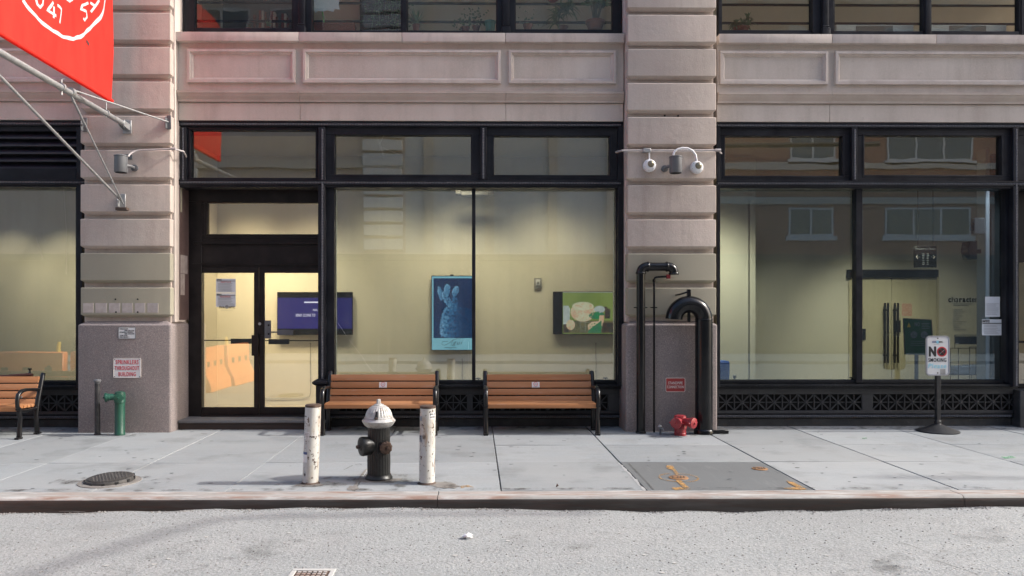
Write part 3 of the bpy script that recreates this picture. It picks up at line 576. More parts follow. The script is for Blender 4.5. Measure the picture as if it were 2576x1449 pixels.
bulkhead(XM, XB_, [(XU(850, 11.34), XU(1093, 11.34)), (XU(1104, 11.34), XU(1176, 11.34)), (XU(1188, 11.34), XU(1530, 11.34))])
# pedestal of the door mullion
m = MB(); xm0, xm1 = XU(794, 11.1), XU(817, 11.1); m.levels(xm0, xm1, 11.1, 11.5, [(.0, 0), (.64, 0), (.66, -.03), (.675, -.045), (.70, -.045), (.712, -.03), (.74, .02)], r=.012); m.obj('mullion_pedestal', 'iron', sf)
# right
sr = storefront(XC+.002, XD, 'storefront_frame')
vmull(sr, 2143, 2158, 2150.6, 319, 455); vmull(sr, 2549, 2563.5, 2557, 319, 974); MB().fr(1804, 319, 1812, 974, YF+.01, 11.42).obj('mullion', 'iron', sr, bev=.004)
transom((1812, 321, 2143, 455), (1824, 342, 2119.5, 442)); transom((2158, 321, 2549, 455), (2175, 341, 2519.5, 440.5)); transom((2563, 321, 2900, 455), (2585, 341, 2880, 440.5))
display(((1803, 2162), (2162, 2545)), ((2154, 2170, 11.27), (2530, 2550, 11.26)), 474, 960, 'glass_rt')
XN = XU(2566, 11.2)
bulkhead(XC+.002, XN, [(XU(1808, 11.34), XU(2169, 11.34)), (XU(2195, 11.34), XU(2560, 11.34))])
# glazed side door at the far right edge of the frame
m = MB(); m.fr(2563, 474, 2900, 660, 11.5, 11.6); m.fr(2563, 966, 2900, 985, 11.5, 11.6); m.fr(2860, 660, 2900, 966, 11.5, 11.6)
sd = m.obj('side_door', 'bronze', bld, bev=.004); pane('pane', sd, 'glass_dr', 2555, 655, 2865, 975, 11.55)
MB().fr(2563, 857, 2860, 863, 11.44, 11.47).obj('push_bar', 'bronze', sd, bev=.004); MB().box(XN, XN+2.2, 11.2, 11.6, -.1, .55).obj('threshold', 'plinth', sd, bev=.01)
# left: louvre over a display window
sfl = storefront(XE, XF_, 'storefront_frame')
lv = MB(); lv.fr(192, 319, 207, 975, YF+.012, 11.42); lv.box(XE, XF_-.1, 11.36, 11.40, ZV(453, YF), ZV(318, YF)); lv.box(XE, XU(192, 11.2), 11.2, 11.40, ZV(453, YF), ZV(424, YF)); lv.box(XE, XU(192, 11.2), 11.21, 11.40, ZV(330, YF), ZV(318, YF))
lo = lv.obj('louvre', 'iron', bld, bev=.004)
for i in range(5):
    z = ZV(343+i*19.3, 11.22, 100); m = MB(); m.prism([(XE+.02, 11.21, z-.012), (XE+.02, 11.215, z-.034), (XE+.02, 11.34, z+.055), (XE+.02, 11.34, z+.075)], (XU(193, 11.2)-XE-.02, 0, 0)); m.obj('slat', 'slat', lo, smooth=False)
display(((-900, 200),), ((190, 207, 11.26),), 473, 958)
bulkhead(XE, XF_, [(XE+.2, XE+2.0), (XE+2.2, XE+4.0), (XE+4.2, XF_-.25)])

# scratches etched into the panes
M['scratch'] = mk('etched_glass_scratch', (.55, .55, .52), .8, var=((30, 3, (.4, .4, .38), .8, .4, .7),))
def scratch(pts, Y, w_=.0022):
    m = MB(); P3 = [P(u, v, Y) for u, v in pts]
    for a, b in zip(P3, P3[1:]): m.bar(a, b, w_*2*random.uniform(.6, 1.2), .001)
    m.obj('pane_scratch', 'scratch', bld, smooth=False)
scratch([(629+a*.2691, 704.4+b*.2691) for a, b in ((820, 400), (900, 520), (950, 590), (1050, 715), (1085, 780), (1115, 820), (1170, 880))], 11.359)
for q_ in (((1180, 1265), (1215, 1345), (1250, 1440)), ((1250, 1265), (1215, 1345)), ((1240, 1380), (1400, 1448))): scratch([(629+a*.2691, b*.2691) for a, b in q_], 11.271, .003)
scratch([(629+a*.2691, 352.2+b*.2691) for a, b in ((1190, 0), (1215, 60), (1255, 170))], 11.271, .003)
for u, v0, v1 in ((952, 862, 955), (1178, 860, 950), (1118, 588, 652), (1172, 592, 650)): scratch([(u, v0), (u+1.5, v1)], 11.359, .0016)
scratch([(90, 598), (109, 653)], 11.359, .0016); scratch([(160, 470), (168, 600), (166, 690)], 11.359, .0014)
# ---------------- entrance recess with the double doors
YD = 11.55
m = MB(); m.box(-4.6, XA+.004, 11.17, 11.62, 1.60, ZV(472, 11.17)); jb = m.obj('door_jamb', 'jamb_brown', bld, smooth=False)
z1 = ZV(640, 11.3, 460); z0 = ZV(812, 11.3, 460)
MB().box(XA, XA+.0065, 11.20, 11.47, ZV(688, 11.3, 460), ZV(642, 11.3, 460)).obj('cement_patch', 'cement', jb, smooth=False)
MB().box(XA, XA+.0065, 11.20, 11.36, ZV(742, 11.3, 460), ZV(689, 11.3, 460)).obj('cement_patch', 'cement', jb, smooth=False)
MB().box(XA, XA+.0065, 11.20, 11.26, ZV(535, 11.3, 460), ZV(474, 11.3, 460)).obj('cement_patch', 'tan', jb, smooth=False)
m = MB(); m.box(-4.6, XM, YF+.03, YD+.1, ZV(468, YF)-.0, ZV(460, YF)); m.fr(474, 470, 830, 507, YD-.02, YD+.1); m.fr(474, 507, 507, 1050, YD-.022, YD+.1) ; m.fr(818, 505, 832, 1050, YD-.02, YD+.1)
dfm = m.obj('door_frame', 'bronze', bld, bev=.004)
m = MB(); m.ring((507, 500, 818, 600), (522, 511, 800, 589), YD-.01, YD+.08); m.ring((514, 505, 812, 595), (519, 508.5, 805, 591.5), YD-.022, YD); tw = m.obj('door_transom', 'bronze', bld, bev=.003); pane('pane', tw, 'glass_dr', 518, 507, 806, 593, YD+.03)
m = MB(); m.fr(485, 600, 830, 672, YD, YD+.08); m.fr(485, 608, 830, 614, YD-.03, YD+.02); m.fr(485, 616, 830, 619, YD-.015, YD+.02); m.fr(485, 662, 830, 666, YD-.025, YD+.02); m.obj('door_head_panel', 'bronze', dfm, bev=.003)
def door(u0, u1, g0, g1):
    m = MB().ring((u0, 672, u1, 1044), (g0, 686.5, g1, 1024.5), YD, YD+.05); d = m.obj('door', 'bronze', bld, bev=.004); pane('pane', d, 'glass_dr', g0-3, 683, g1+3, 1028, YD+.022); return d
dl = door(486, 651, 503, 638.6); dr = door(652, 818, 664.6, 802)
MB().fr(504, 854.8, 600, 857.6, YD+.09, YD+.11).obj('push_bar', 'bronze', dl, bev=.003); MB().fr(580, 852, 632, 865, YD+.06, YD+.10).obj('push_bar_box', 'bronze', dl, bev=.006)
MB().fr(632.5, 843, 649.5, 895, YD-.03, YD+.0).obj('lock_plate', 'bronze', dl, bev=.004); MB().fr(653, 843, 664, 895, YD-.03, YD+.0).obj('lock_plate', 'bronze', dr, bev=.004)
MB().fr(664, 855.5, 803, 858.3, YD+.09, YD+.11).obj('push_bar', 'bronze', dr, bev=.003); MB().fr(674.7, 853, 727, 866, YD+.06, YD+.10).obj('push_bar_box', 'bronze', dr, bev=.006)
lk = MB().fr(665, 806, 681, 852, YD-.03, YD+.0).obj('lock_box', 'greypaint', dr, bev=.006)
for v in (818, 840): MB().lathe([(.014, 0), (.012, .006)], P(676, v, YD-.03), (0, -1, 0), 10).obj('bolt', 'tvblack', lk)
hd = MB(); hd.fr(681, 833.5, 699, 837.5, YD-.025, YD-.012); hd.fr(698, 830, 737.5, 843, YD-.03, YD-.005); hd.obj('door_handle', 'greypaint', dr, bev=.004)
MB().lathe([(.022, 0), (.022, .012), (.012, .018)], P(653.5, 814.7, YD), (0, -1, 0), 16).obj('key_cylinder', 'galv', dr)
stp = MB(); stp.box(XA+.004, XU(826, 11.1), 11.10, 11.75, .098, .138); stp = stp.obj('door_step', 'step', bld, bev=.008, seg=2)
MB().box(XA+.002, XU(824, 11.1), 11.13, 11.6, -.1, .097).obj('riser_board', 'stepwood', stp, bev=.004)
MB().box(XA+.2, XU(824, 11.1), 11.48, 11.62, .138, .156).obj('threshold', 'bronze', stp, bev=.004)

# ---------------- gallery inside
def structure(o, label): return tag(o, label, kind='structure')
ZC = 4.35
m = MB(); m.box(-4.36, 4.68, 12.9, 12.98, .1, ZC); m.box(4.66, 4.78, 12.9, 17.5, .1, ZC); structure(m.obj('gallery_wall', 'wall', smooth=False), 'cream gallery wall behind the display windows')
structure(MB().box(XE, XL0, 12.9, 12.98, .1, ZC).obj('gallery_wall', 'wall', smooth=False), 'cream wall behind the window left of the left pier')
structure(MB().box(4.78, 13, 17.5, 17.6, .1, ZC).obj('lobby_wall', 'wall', smooth=False), 'cream lobby wall with the double doors')
m = MB(); m.box(XE-.1, XE, 11.45, 13, .1, ZC); m.box(-4.46, -4.36, 11.63, 13, .1, ZC); m.box(XL0, XL0+.1, 11.45, 13, .1, ZC)
structure(m.obj('side_wall', 'wall', smooth=False), 'cream end walls of the display rooms')
structure(MB().box(12.9, 13, 11.4, 17.6, .1, ZC).obj('side_wall', 'wall', smooth=False), 'cream end wall of the lobby')
m = MB(); m.box(XU(833, 11.42), XU(839.5, 11.42), 11.405, 11.68, .1, 3.62); m.box(XU(1550, 11.42), XU(1558, 11.42), 11.405, 11.66, .1, 3.62); structure(m.obj('window_return', 'wall_side', smooth=False), 'pale grey reveals just inside the centre display window')
structure(MB().box(XE, 13, 11.40, 17.6, -.1, .13).obj('gallery_floor', 'floor', smooth=False), 'pale floor of the gallery')
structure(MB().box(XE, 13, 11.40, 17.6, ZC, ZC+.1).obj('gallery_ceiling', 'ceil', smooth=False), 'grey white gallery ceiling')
structure(MB().box(XE, 13, 11.36, 11.44, ZV(300, 11.36), 5.7).obj('ceiling_void_wall', 'void', smooth=False), 'dark wall strip above the storefront')
col_ = thing('lobby_column', 'white square column inside the right window beside the papers', 'column', (8.2, 12.3, .13))
MB().box(XU(2479, 12.15), XU(2486, 12.15), 12.15, 12.37, .13, ZC).obj('shaft', 'wall_side', col_, bev=.008)
MB().box(XU(2486, 12.15)+.001, XU(2492, 12.15), 12.17, 12.35, .13, ZC).obj('corner_trim', 'white', col_, bev=.006)
structure(MB().box(XU(2494, 12.6), XU(2560, 12.6), 12.6, 12.7, .13, ZC).obj('dark_partition', 'shop', smooth=False), 'dark partition behind the lobby column')
# lamps of the gallery: track spots aimed at the walls, and an added fill
def spot(x, y, z, tx, ty, tz, e, size=80, blend=1., c=(1, .83, .53), r=.04):
    l = bpy.data.lights.new('track_or_fill_spot', 'SPOT'); l.energy = e; l.spot_size = radians(size); l.spot_blend = blend; l.color = c; l.shadow_soft_size = r
    o = bpy.data.objects.new('track_or_fill_spot', l); S.collection.objects.link(o); o.location = (x, y, z)
    o.rotation_euler = (Vector((x, y, z))-Vector((tx, ty, tz))).to_track_quat('Z', 'Y').to_euler(); return o
GE = 1.0
tl0 = None
def tracklamp(x, y, z, tx, ty, tz, label, group):
    t = thing('track_light', label, 'lamp', (x, y, z), group); a = (Vector((tx, ty, tz))-Vector((x, y, z))).normalized(); c = Vector((x, y, z))
    MB().lathe([(.03, 0), (.045, .01), (.05, .12), (.046, .12)], c-a*.11, a, 14).obj('lamp_head', 'white', t)
    MB().lathe([(.04, 0), (.03, .006)], c+a*.004, a, 14).obj('lens', 'bulb', t)
    MB().tube([c-a*.06, (x, y, ZC)], .012, 8).obj('stem', 'white', t)
for x, e in ((-3.75, 235), (-2.75, 195), (-1.5, 84), (-.2, 132), (1.2, 95), (2.4, 102), (3.6, 130), (4.25, 250)):
    spot(x, 11.74, 3.95, x, 12.9, 1.0 if -2 < x < 4 else .8, e*GE, 92 if -2 < x < 4 else 70, r=.35)
for x, tx, e in ((-7.9, -7.7, 75), (-7.0, -6.8, 90), (-6.15, -5.95, 120)):
    spot(x, 11.75, 3.9, tx, 12.9, 1.5, e*GE*1.0, 62)
for x, e in ((5.6, 72), (7.2, 105), (8.9, 330), (10.5, 110)): spot(x, 14.9, 4.2, x, 17.5, .5, e*GE*1.1, 66, r=.3)
spot(8.9, 11.75, 4.2, 8.15, 12.3, 2.0, 60, 80, 1., (.95, .97, 1))  # unseen fill lamp added to brighten the white lobby column
lx = P(207, 548.6, 11.9)
tracklamp(lx.x+.03, lx.y, lx.z, -6.1, 12.9, 1.6, 'small lit spot lamp half hidden behind the left pier', None)
dev = P(201, 502, 11.7)
ds = MB().box(dev.x-.05, dev.x+.1, 11.68, 11.75, dev.z-.07, dev.z+.09).obj('wall_speaker', 'white', bev=.008); tag(ds, 'small white speaker box inside the left window top corner', 'speaker')
fx = thing('ceiling_fixture', 'long white fixture under the ceiling behind the centre window mullion', 'light fixture', P(1194, 485, 12.3))
MB().fr(1160, 481, 1228, 491, 12.3, 12.5).obj('housing', 'acgrille', fx, bev=.01); MB().fr(1146, 477, 1160, 489, 12.32, 12.46).obj('end_cap', 'acgrille', fx, bev=.01); MB().fr(1228, 477, 1243, 489, 12.32, 12.46).obj('end_cap', 'acgrille', fx, bev=.01)

# ---------------- screens on the gallery wall
def screen_thing(name, label, u0, v0, u1, v1):
    c = P((u0+u1)/2, (v0+v1)/2, 12.8); t = thing(name, label, 'screen', c, 'screens on the gallery wall')
    MB().fr(u0, v0, u1, v1, 12.80, 12.86).obj('housing', 'tvblack', t, bev=.004)
    MB().box(c.x-.2, c.x+.2, 12.861, 12.899, c.z-.15, c.z+.15).obj('wall_bracket', 'tvblack', t); return t
def poly(t, name, mat, pts, Y, th=.0008):
    return MB().prism([P(u, v, Y) for u, v in pts], (0, th, 0)).obj(name, mat, t, smooth=False)
def ell(cx, cy, rx, ry, rot=0, n=28):
    return [(cx+rx*cos(a)*cos(rot)-ry*sin(a)*sin(rot), cy+rx*cos(a)*sin(rot)+ry*sin(a)*cos(rot)) for a in [2*pi*i/n for i in range(n)]]
t1 = screen_thing('television', 'wide screen showing dark blue with white italic words behind the doors', 697, 734.5, 887, 842.5)
MB().fr(698.2, 749, 885.8, 827, 12.7965, 12.799).obj('picture', 'scr_blue', t1, smooth=False)
textat('SEND CLONE TO', 743.5, 789.5, 793, 796.5, 12.796, 'scr_text', t1, shear=.25, bold=.01); textat('NO, S', 787, 777, 806, 783, 12.796, 'scr_text', t1, shear=.25, bold=.01)
MB().fr(765, 758.7, 812, 762, 12.7955, 12.7965).obj('picture_line', 'scr_text', t1, smooth=False)
t2 = screen_thing('portrait_display', 'upright screen with blue plush picture above pale cyan strip', 1085, 693.4, 1191, 881.5)
MB().fr(1086.5, 695, 1190, 880, 12.7965, 12.799).obj('picture', 'scr_cyan', t2, smooth=False); MB().fr(1090.5, 700, 1190, 850.5, 12.795, 12.7963).obj('picture_field', 'scr_navy', t2, smooth=False)
c2 = lambda pts: [(629+a*.2691, 704.4+b*.2691) for a, b in pts]
FUR = [emit('fur_tone_%s' % n_, c_, 1, c_, 4) for n_, c_ in (('deep', (.006, .04, .11)), ('dark', (.012, .065, .16)), ('mid', (.035, .13, .26)), ('pale', (.10, .25, .40)), ('bright', (.20, .38, .53)))]
def inside(p, q):
    k = False; n = len(q)
    for i in range(n):
        (x1, y1), (x2, y2) = q[i], q[(i+1) % n]
        if (y1 > p[1]) != (y2 > p[1]) and p[0] < (x2-x1)*(p[1]-y1)/(y2-y1)+x1: k = not k
    return k
random.seed(3)
body = [(1785, 538), (1775, 440), (1790, 340), (1815, 270), (1865, 240), (1860, 205), (1900, 150), (1935, 180), (1950, 250), (2060, 275), (2078, 300), (2078, 538)]
lobes = [(1842, 95, 27, 55, .05), (1920, 105, 27, 48, .35), (1778, 125, 20, 68, -.22), (1838, 180, 30, 75, -.5)]
tone = [MB() for _ in FUR]
def tuft(x, y, k, r_): tone[k].prism([P(629+(x+r_*cos(a)*random.uniform(.6, 1.3))*.2691, 704.4+(y+r_*sin(a)*random.uniform(.6, 1.3))*.2691, 12.7948-.0004*k) for a in [2*pi*i/6 for i in range(6)]], (0, .0002, 0))
for _ in range(1500):
    x, y = random.uniform(1770, 2078), random.uniform(150, 538)
    if inside((x, y), body):
        l_ = 3.4-(x-1790)/62+random.gauss(0, .55)+(.6 if y < 290 else 0); tuft(x, y, max(0, min(4, int(l_))), random.uniform(5, 11))
for a, b, rx, ry, ro in lobes:
    for _ in range(150):
        q_ = random.uniform(0, 2*pi); rr = sqrt(random.random()); dx, dy = rx*rr*cos(q_), ry*rr*sin(q_); l_ = 3.3+.9*(rr > .75)-1.1*(dx > rx*.3)-.9*(dy > ry*.4)+random.gauss(0, .4)
        tuft(a+dx*cos(ro)-dy*sin(ro), b+dx*sin(ro)+dy*cos(ro), max(1, min(4, int(l_))), random.uniform(4, 8))
for k_, m_ in enumerate(tone): m_.obj('picture_figure', FUR[k_], t2, smooth=False)['kind'] = 'stuff'
textat('gui', 1138, 856, 1164, 871, 12.7955, 'scr_ink', t2, shear=.35)
sw_ = MB(); sw_.tube([P(629+a*.2691, 704.4+b*.2691, 12.795) for a, b in ((1850, 572), (1800, 575), (1790, 600), (1815, 612), (1860, 590), (1900, 560), (1940, 550), (1965, 552))], .004, 6)
sw_.tube([P(629+a*.2691, 704.4+b*.2691, 12.795) for a, b in ((1900, 560), (1885, 590), (1878, 612), (1895, 608))], .004, 6); sw_.obj('lettering', 'scr_ink', t2)
lines(1117, 1152, [874], 12.7955, 'scr_ink', t2, 1.3); lines(1128, 1140, [877], 12.7955, 'scr_ink', t2, .8)
MB().fr(1132, 690.5, 1141, 693.4, 12.81, 12.84).obj('sensor', 'tvblack', t2, bev=.002)
t3 = screen_thing('television', 'wide screen showing cream plush shapes against olive green', 1391.5, 733.5, 1582, 841)
MB().fr(1415.5, 735, 1580, 839.5, 12.7965, 12.799).obj('picture', 'scr_green', t3, smooth=False)
c3 = lambda pts: [(1257.8+a*.2691, 704.4+b*.2691) for a, b in pts]
Q = 12.796
def pic(mat, pts):
    global Q
    Q -= .0011; poly(t3, 'picture_figure', mat, pts, Q)
pic('scr_floor', c3([(590, 400), (700, 380), (1060, 380), (1150, 400), (1150, 495), (590, 495)]))
pic('scr_white', c3([(590, 240), (640, 240), (655, 270), (650, 420), (590, 420)])); pic('scr_dark', c3([(590, 415), (650, 410), (690, 440), (640, 490), (590, 490)]))
pic('scr_peach', ell(1257.8+775*.2691, 704.4+300*.2691, 31, 24)); pic('scr_cream', ell(1257.8+775*.2691, 704.4+245*.2691, 27, 11)); pic('scr_cream', ell(1257.8+770*.2691, 704.4+345*.2691, 18, 11))
pic('scr_dark', ell(1257.8+985*.2691, 704.4+270*.2691, 6, 6)); pic('scr_dark', c3([(980, 270), (1030, 270), (1030, 360), (980, 360)]))
pic('scr_white', ell(1257.8+930*.2691, 704.4+275*.2691, 14, 9)); pic('scr_dgreen', ell(1257.8+905*.2691, 704.4+330*.2691, 20, 10)); pic('scr_peach', c3([(930, 330), (975, 330), (965, 430), (920, 420)]))
pic('scr_dgreen', c3([(830, 470), (880, 400), (950, 380), (945, 495), (820, 495)])); pic('scr_peach', c3([(820, 420), (860, 390), (940, 385), (880, 430), (825, 470)])); pic('scr_dark', c3([(960, 400), (1150, 390), (1150, 490), (950, 490)]))
pic('scr_peach', ell(1257.8+660*.2691, 704.4+420*.2691, 11, 13))
for mat_, n_, (cx, cy, rx, ry) in (('scr_peach', 120, (775, 300, 110, 85)), ('scr_cream', 120, (775, 275, 115, 70)), ('scr_cream', 40, (660, 420, 36, 42)), ('scr_white', 30, (930, 275, 50, 32)), ('scr_dark', 34, (1040, 450, 80, 40)), ('scr_dgreen', 30, (900, 440, 60, 50))):
    q = MB()
    for _ in range(n_):
        a_, rr = random.uniform(0, 2*pi), sqrt(random.random()); x, y = cx+rx*rr*cos(a_), cy+ry*rr*sin(a_); r_ = random.uniform(3, 8)
        q.prism([P(1257.8+(x+r_*cos(t_)*random.uniform(.6, 1.3))*.2691, 704.4+(y+r_*sin(t_)*random.uniform(.6, 1.3))*.2691, Q-.0006) for t_ in [2*pi*i/6 for i in range(6)]], (0, .0003, 0))
    q.obj('picture_texture', mat_, t3, smooth=False)['kind'] = 'stuff'; Q -= .0007
lad = MB()
for a, b, c_, d in ((748, 375, 752, 490), (795, 375, 800, 490), (748, 400, 840, 395), (750, 440, 830, 436), (752, 475, 820, 470), (748, 380, 840, 375)): lad.bar(P(1257.8+a*.2691, 704.4+b*.2691, Q-.001), P(1257.8+c_*.2691, 704.4+d*.2691, Q-.001), .004, .002)
lad.obj('picture_rack', 'scr_white', t3, smooth=False)
MB().fr(1415.5, 735, 1580, 736, Q-.002, Q-.001).obj('picture_edge', 'scr_white', t3, smooth=False)
for (u, v0, v1, lab) in ((781, 862, 990, 'thin grey cable clipped to the wall below the dark blue screen'), (1163, 902, 958, 'thin grey cable hanging below the upright screen'), (1499, 862, 958, 'thin grey cable hanging below the olive green screen')):
    m = MB(); pts = [P(u, v0, 12.89)]
    for i in range(1, 9): pts.append(P(u+random.uniform(-.8, .8), v0+(v1-v0)*i/8, 12.89))
    if u < 800: pts += [P(778, 998, 12.89), P(765, 1001, 12.89), P(700, 1003, 12.89), P(640, 1001, 12.89)]
    m.tube(pts, .005, 6)
    for v in (v0+2, v0+(v1-v0)*.4, v0+(v1-v0)*.75): m.lathe([(.012, 0), (.012, .008)], P(u, v, 12.886), (0, -1, 0), 8)
    tag(m.obj('wall_cable', 'greycable'), lab, 'cable', 'cables below the screens')
al = thing('fire_alarm_strobe', 'pale fire alarm strobe on the wall left of the olive green screen', 'alarm', P(1353, 713, 12.87))
MB().fr(1344, 699, 1363, 726, 12.86, 12.899).obj('housing', 'acgrille', al, bev=.01, seg=2); MB().fr(1348, 703, 1359, 718, 12.845, 12.862).obj('lens', 'white', al, bev=.006); MB().lathe([(.02, 0), (.016, .02)], P(1353.5, 711, 12.845), (0, -1, 0), 12).obj('strobe', 'galv', al)

# ---------------- lobby things behind the right window
YL = 17.49
ld = thing('lobby_doors', 'pair of blond lobby doors with long dark pull handles', 'door', P(2265, 950, YL))
MB().fr(2136, 678, 2362, 697, YL-.12, YL).obj('door_head', 'bronze', ld, bev=.01)
m = MB(); m.fr(2136, 697, 2172, 972, YL-.02, YL); m.fr(2358, 697, 2362.5, 972, YL-.06, YL); m.obj('door_frame', 'doorwood', ld, smooth=False)
for a, b, h in ((2172, 2243, (2225, 2237)), (2244, 2358, (2250, 2262))):
    d = MB().fr(a, 697.5, b, 972, YL-.03, YL).obj('door_leaf', 'doorwood', ld, bev=.004)
    q = MB(); q.fr(h[0], 762, h[0]+4, 913, YL-.14, YL-.11); q.fr(h[1]-4, 762, h[1], 913, YL-.14, YL-.11)
    for v in (778, 892): q.fr(h[0]+1, v, h[1]-1, v+4, YL-.13, YL-.04)
    q.obj('pull_handle', 'bronze', d, bev=.004)
MB().fr(2254, 806, 2266, 836, YL-.1, YL-.03).obj('lock_box', 'bronze', ld, bev=.004)
def flat(name, label, cat, mat, u0, v0, u1, v1, Y, th=.004, group=None):
    return tag(MB().fr(u0, v0, u1, v1, Y, Y+th).obj(name, mat, smooth=False), label, cat, group)
flat('poster', 'small pink print stuck on the lobby door', 'poster', 'pink', 2269, 763.6, 2294, 795, YL-.036)
hs = thing('hanging_sign', 'black hanging sign with two white arrows above the lobby doors', 'sign', P(2328, 646, 15.5))
MB().fr(2299.4, 619, 2356.4, 673, 15.5, 15.52).obj('board', 'tvblack', hs, bev=.003)
for s_ in (-1, 1):
    cx = 2328+s_*19; q = MB()
    for a, b in (((cx-4.5, 646.5), (cx+4.5, 646.5)), ((cx+s_*4.5, 646.5), (cx+s_*.5, 642)), ((cx+s_*4.5, 646.5), (cx+s_*.5, 651))): q.bar(P(*a, 15.496), P(*b, 15.496), .012, .004)
    q.obj('arrow', 'ink_white', hs, smooth=False)
    MB().tube([P(2328+s_*19, 619, 15.51), P(2328+s_*19, 612, 15.51), (P(2328+s_*19, 612, 15.51).x, 15.51, ZC)], .006, 6).obj('hanger', 'tvblack', hs)
textat('Elevator to floors', 2303, 623, 2353, 628, 15.498, 'ink_grey', hs); lines(2320, 2326, [638, 642, 646, 650, 655, 660, 664], 15.498, 'ink_grey', hs, 1.5); lines(2331, 2338, [638, 642, 646, 650, 655, 660, 664], 15.498, 'ink_grey', hs, 1.5)
wt = thing('wall_lettering', 'black exhibition title lettering on the lobby wall', 'lettering', P(2420, 760, YL))
for ch, a, b, t_, bo in (('c', 2385.5, 2393, 750, .03), ('h', 2394.5, 2402, 746.5, 0), ('a', 2403.5, 2411, 750, 0), ('r', 2413, 2420, 750, .05), ('a', 2421.5, 2429, 750, .05), ('c', 2430.5, 2437, 750, .06), ('t', 2438, 2443, 747, .05), ('e', 2444.5, 2452, 750, .01), ('r', 2453.5, 2459, 750, 0)):
    textat(ch, a, t_, b, 760.5, YL-.002, 'ink_black', wt, bold=bo)
lines(2398, 2450, [764, 768], YL-.002, 'ink_grey', wt, 1.2)
q = MB()
for i, v in enumerate(range(779, 831, 5)): q.fr(2398, v, 2398+random.uniform(14, 34), v+1.1, YL-.002, YL-.001)
q.obj('print_lines', 'ink_grey', wt, smooth=False)
gs = thing('standing_sign', 'green notice board on a grey post before the lobby doors', 'sign', G(2307, 962, .13))
YQ = 13.6
MB().prism([P(u, v, YQ) for u, v in ((2276, 891), (2272.5, 801), (2343, 804.5), (2348, 893))], (0, .02, 0)).obj('board', 'signgreen', gs, smooth=False)
q = MB(); fr_ = [(2276, 891), (2272.5, 801), (2343, 804.5), (2348, 893)]
for a, b in zip(fr_, fr_[1:]+fr_[:1]): q.bar(P(*a, YQ-.004), P(*b, YQ-.004), .012, .012)
q.obj('board_frame', 'greypaint', gs, smooth=False); MB().fr(2303, 893, 2311, 990, YQ+.021, YQ+.06).obj('post', 'greypaint', gs, bev=.004)
textat('NO', 2301, 810.5, 2314, 821, YQ-.003, 'ink_grey', gs, bold=.02); lines(2318, 2340, [813, 817, 821, 825], YQ-.003, 'ink_grey', gs, 1.4); lines(2290, 2338, [858, 863, 868], YQ-.003, 'ink_grey', gs, 1)
tri = MB().prism([P(2282, 823, YQ-.004), P(2291, 823, YQ-.004), P(2286.5, 811, YQ-.004)], (0, .002, 0)); tri.obj('warning_triangle', 'yellow', gs, smooth=False)
for cx in (2299, 2325):
    c = P(cx, 842, YQ-.004); q = MB(); q.prism(disc((c.x, c.z), .068, YQ-.004), (0, .002, 0)); q.obj('symbol_disc', 'ink_grey', gs, smooth=False)
    q = MB(); q.bar((c.x-.048, YQ-.006, c.z+.048), (c.x+.048, YQ-.006, c.z-.048), .01, .003); ringm(q, (c.x, c.z), .062, .07, YQ-.0065, .002); q.bar((c.x-.03, YQ-.0065, c.z-.01), (c.x+.035, YQ-.0065, c.z-.005), .008, .002); ringm(q, (c.x-.025, c.z-.018), .011, .016, YQ-.0062, .001, 14); ringm(q, (c.x+.028, c.z-.018), .011, .016, YQ-.0062, .001, 14)
    q.obj('symbol', 'signgreen', gs, smooth=False)
rk = thing('newspaper_rack', 'black wire newspaper rack beside the white lobby column', 'rack', P(2435, 960, 12.9))
Yk = 12.9
MB().fr(2402.7, 846, 2462, 866, Yk, Yk+.02).obj('sign_panel', 'tvblack', rk, bev=.002); MB().fr(2404, 863, 2412, 865.5, Yk-.003, Yk).obj('price_label', 'ink_white', rk, smooth=False)
q = MB()
for a, b in (((2402, 843), (2462, 843)), ((2402, 843), (2402, 877)), ((2462, 843), (2462, 877)), ((2391, 876), (2472, 876)), ((2391, 876), (2391, 1000)), ((2411, 876), (2411, 1000)), ((2439, 873), (2439, 1000)), ((2472, 873), (2472, 1000)), ((2455, 876), (2455, 1000)), ((2439, 873), (2472, 873)), ((2391, 941), (2475, 941)), ((2391, 985), (2475, 985))): q.tube([P(*a, Yk), P(*b, Yk)], .006, 6)
for u in (2391, 2472):
    a = P(u, 941, Yk); q.tube([a, a+Vector((0, .3, 0)), (a.x, Yk+.3, .13)], .006, 6)
q.obj('wire_frame', 'tvblack', rk)
a, b = P(2391, 941.5, Yk+.05), P(2474, 941.5, Yk+.05); MB().box(a.x, b.x, Yk+.0, Yk+.3, a.z-.012, a.z-.004).obj('shelf', 'tvblack', rk)
for k_, (u0, u1, n) in enumerate(((2390, 2432, 9), (2433, 2468, 10))):
    st_ = thing('newspaper_stack', ('left' if not k_ else 'right')+' stack of folded newspapers in the wire rack', 'newspapers', P((u0+u1)/2, 941, Yk), 'newspapers in the wire rack')
    for i in range(n):
        c = P((u0+u1)/2, 940, Yk+.13); wdt = P(u1, 940, Yk).x-P(u0, 940, Yk).x
        MB().boxm(Matrix.Translation((c.x+random.uniform(-.008, .008), c.y, c.z+.004+i*.0155)) @ Matrix.Rotation(random.uniform(-.09, .09), 4, 'Z') @ Matrix.Rotation(random.uniform(-.02, .02), 4, 'Y'), wdt, .24, .013).obj('newspaper', 'paper', st_, bev=.003)
sp = thing('loudspeaker', 'black loudspeaker fixed to the white lobby column', 'speaker', P(2447, 628, 12.1))
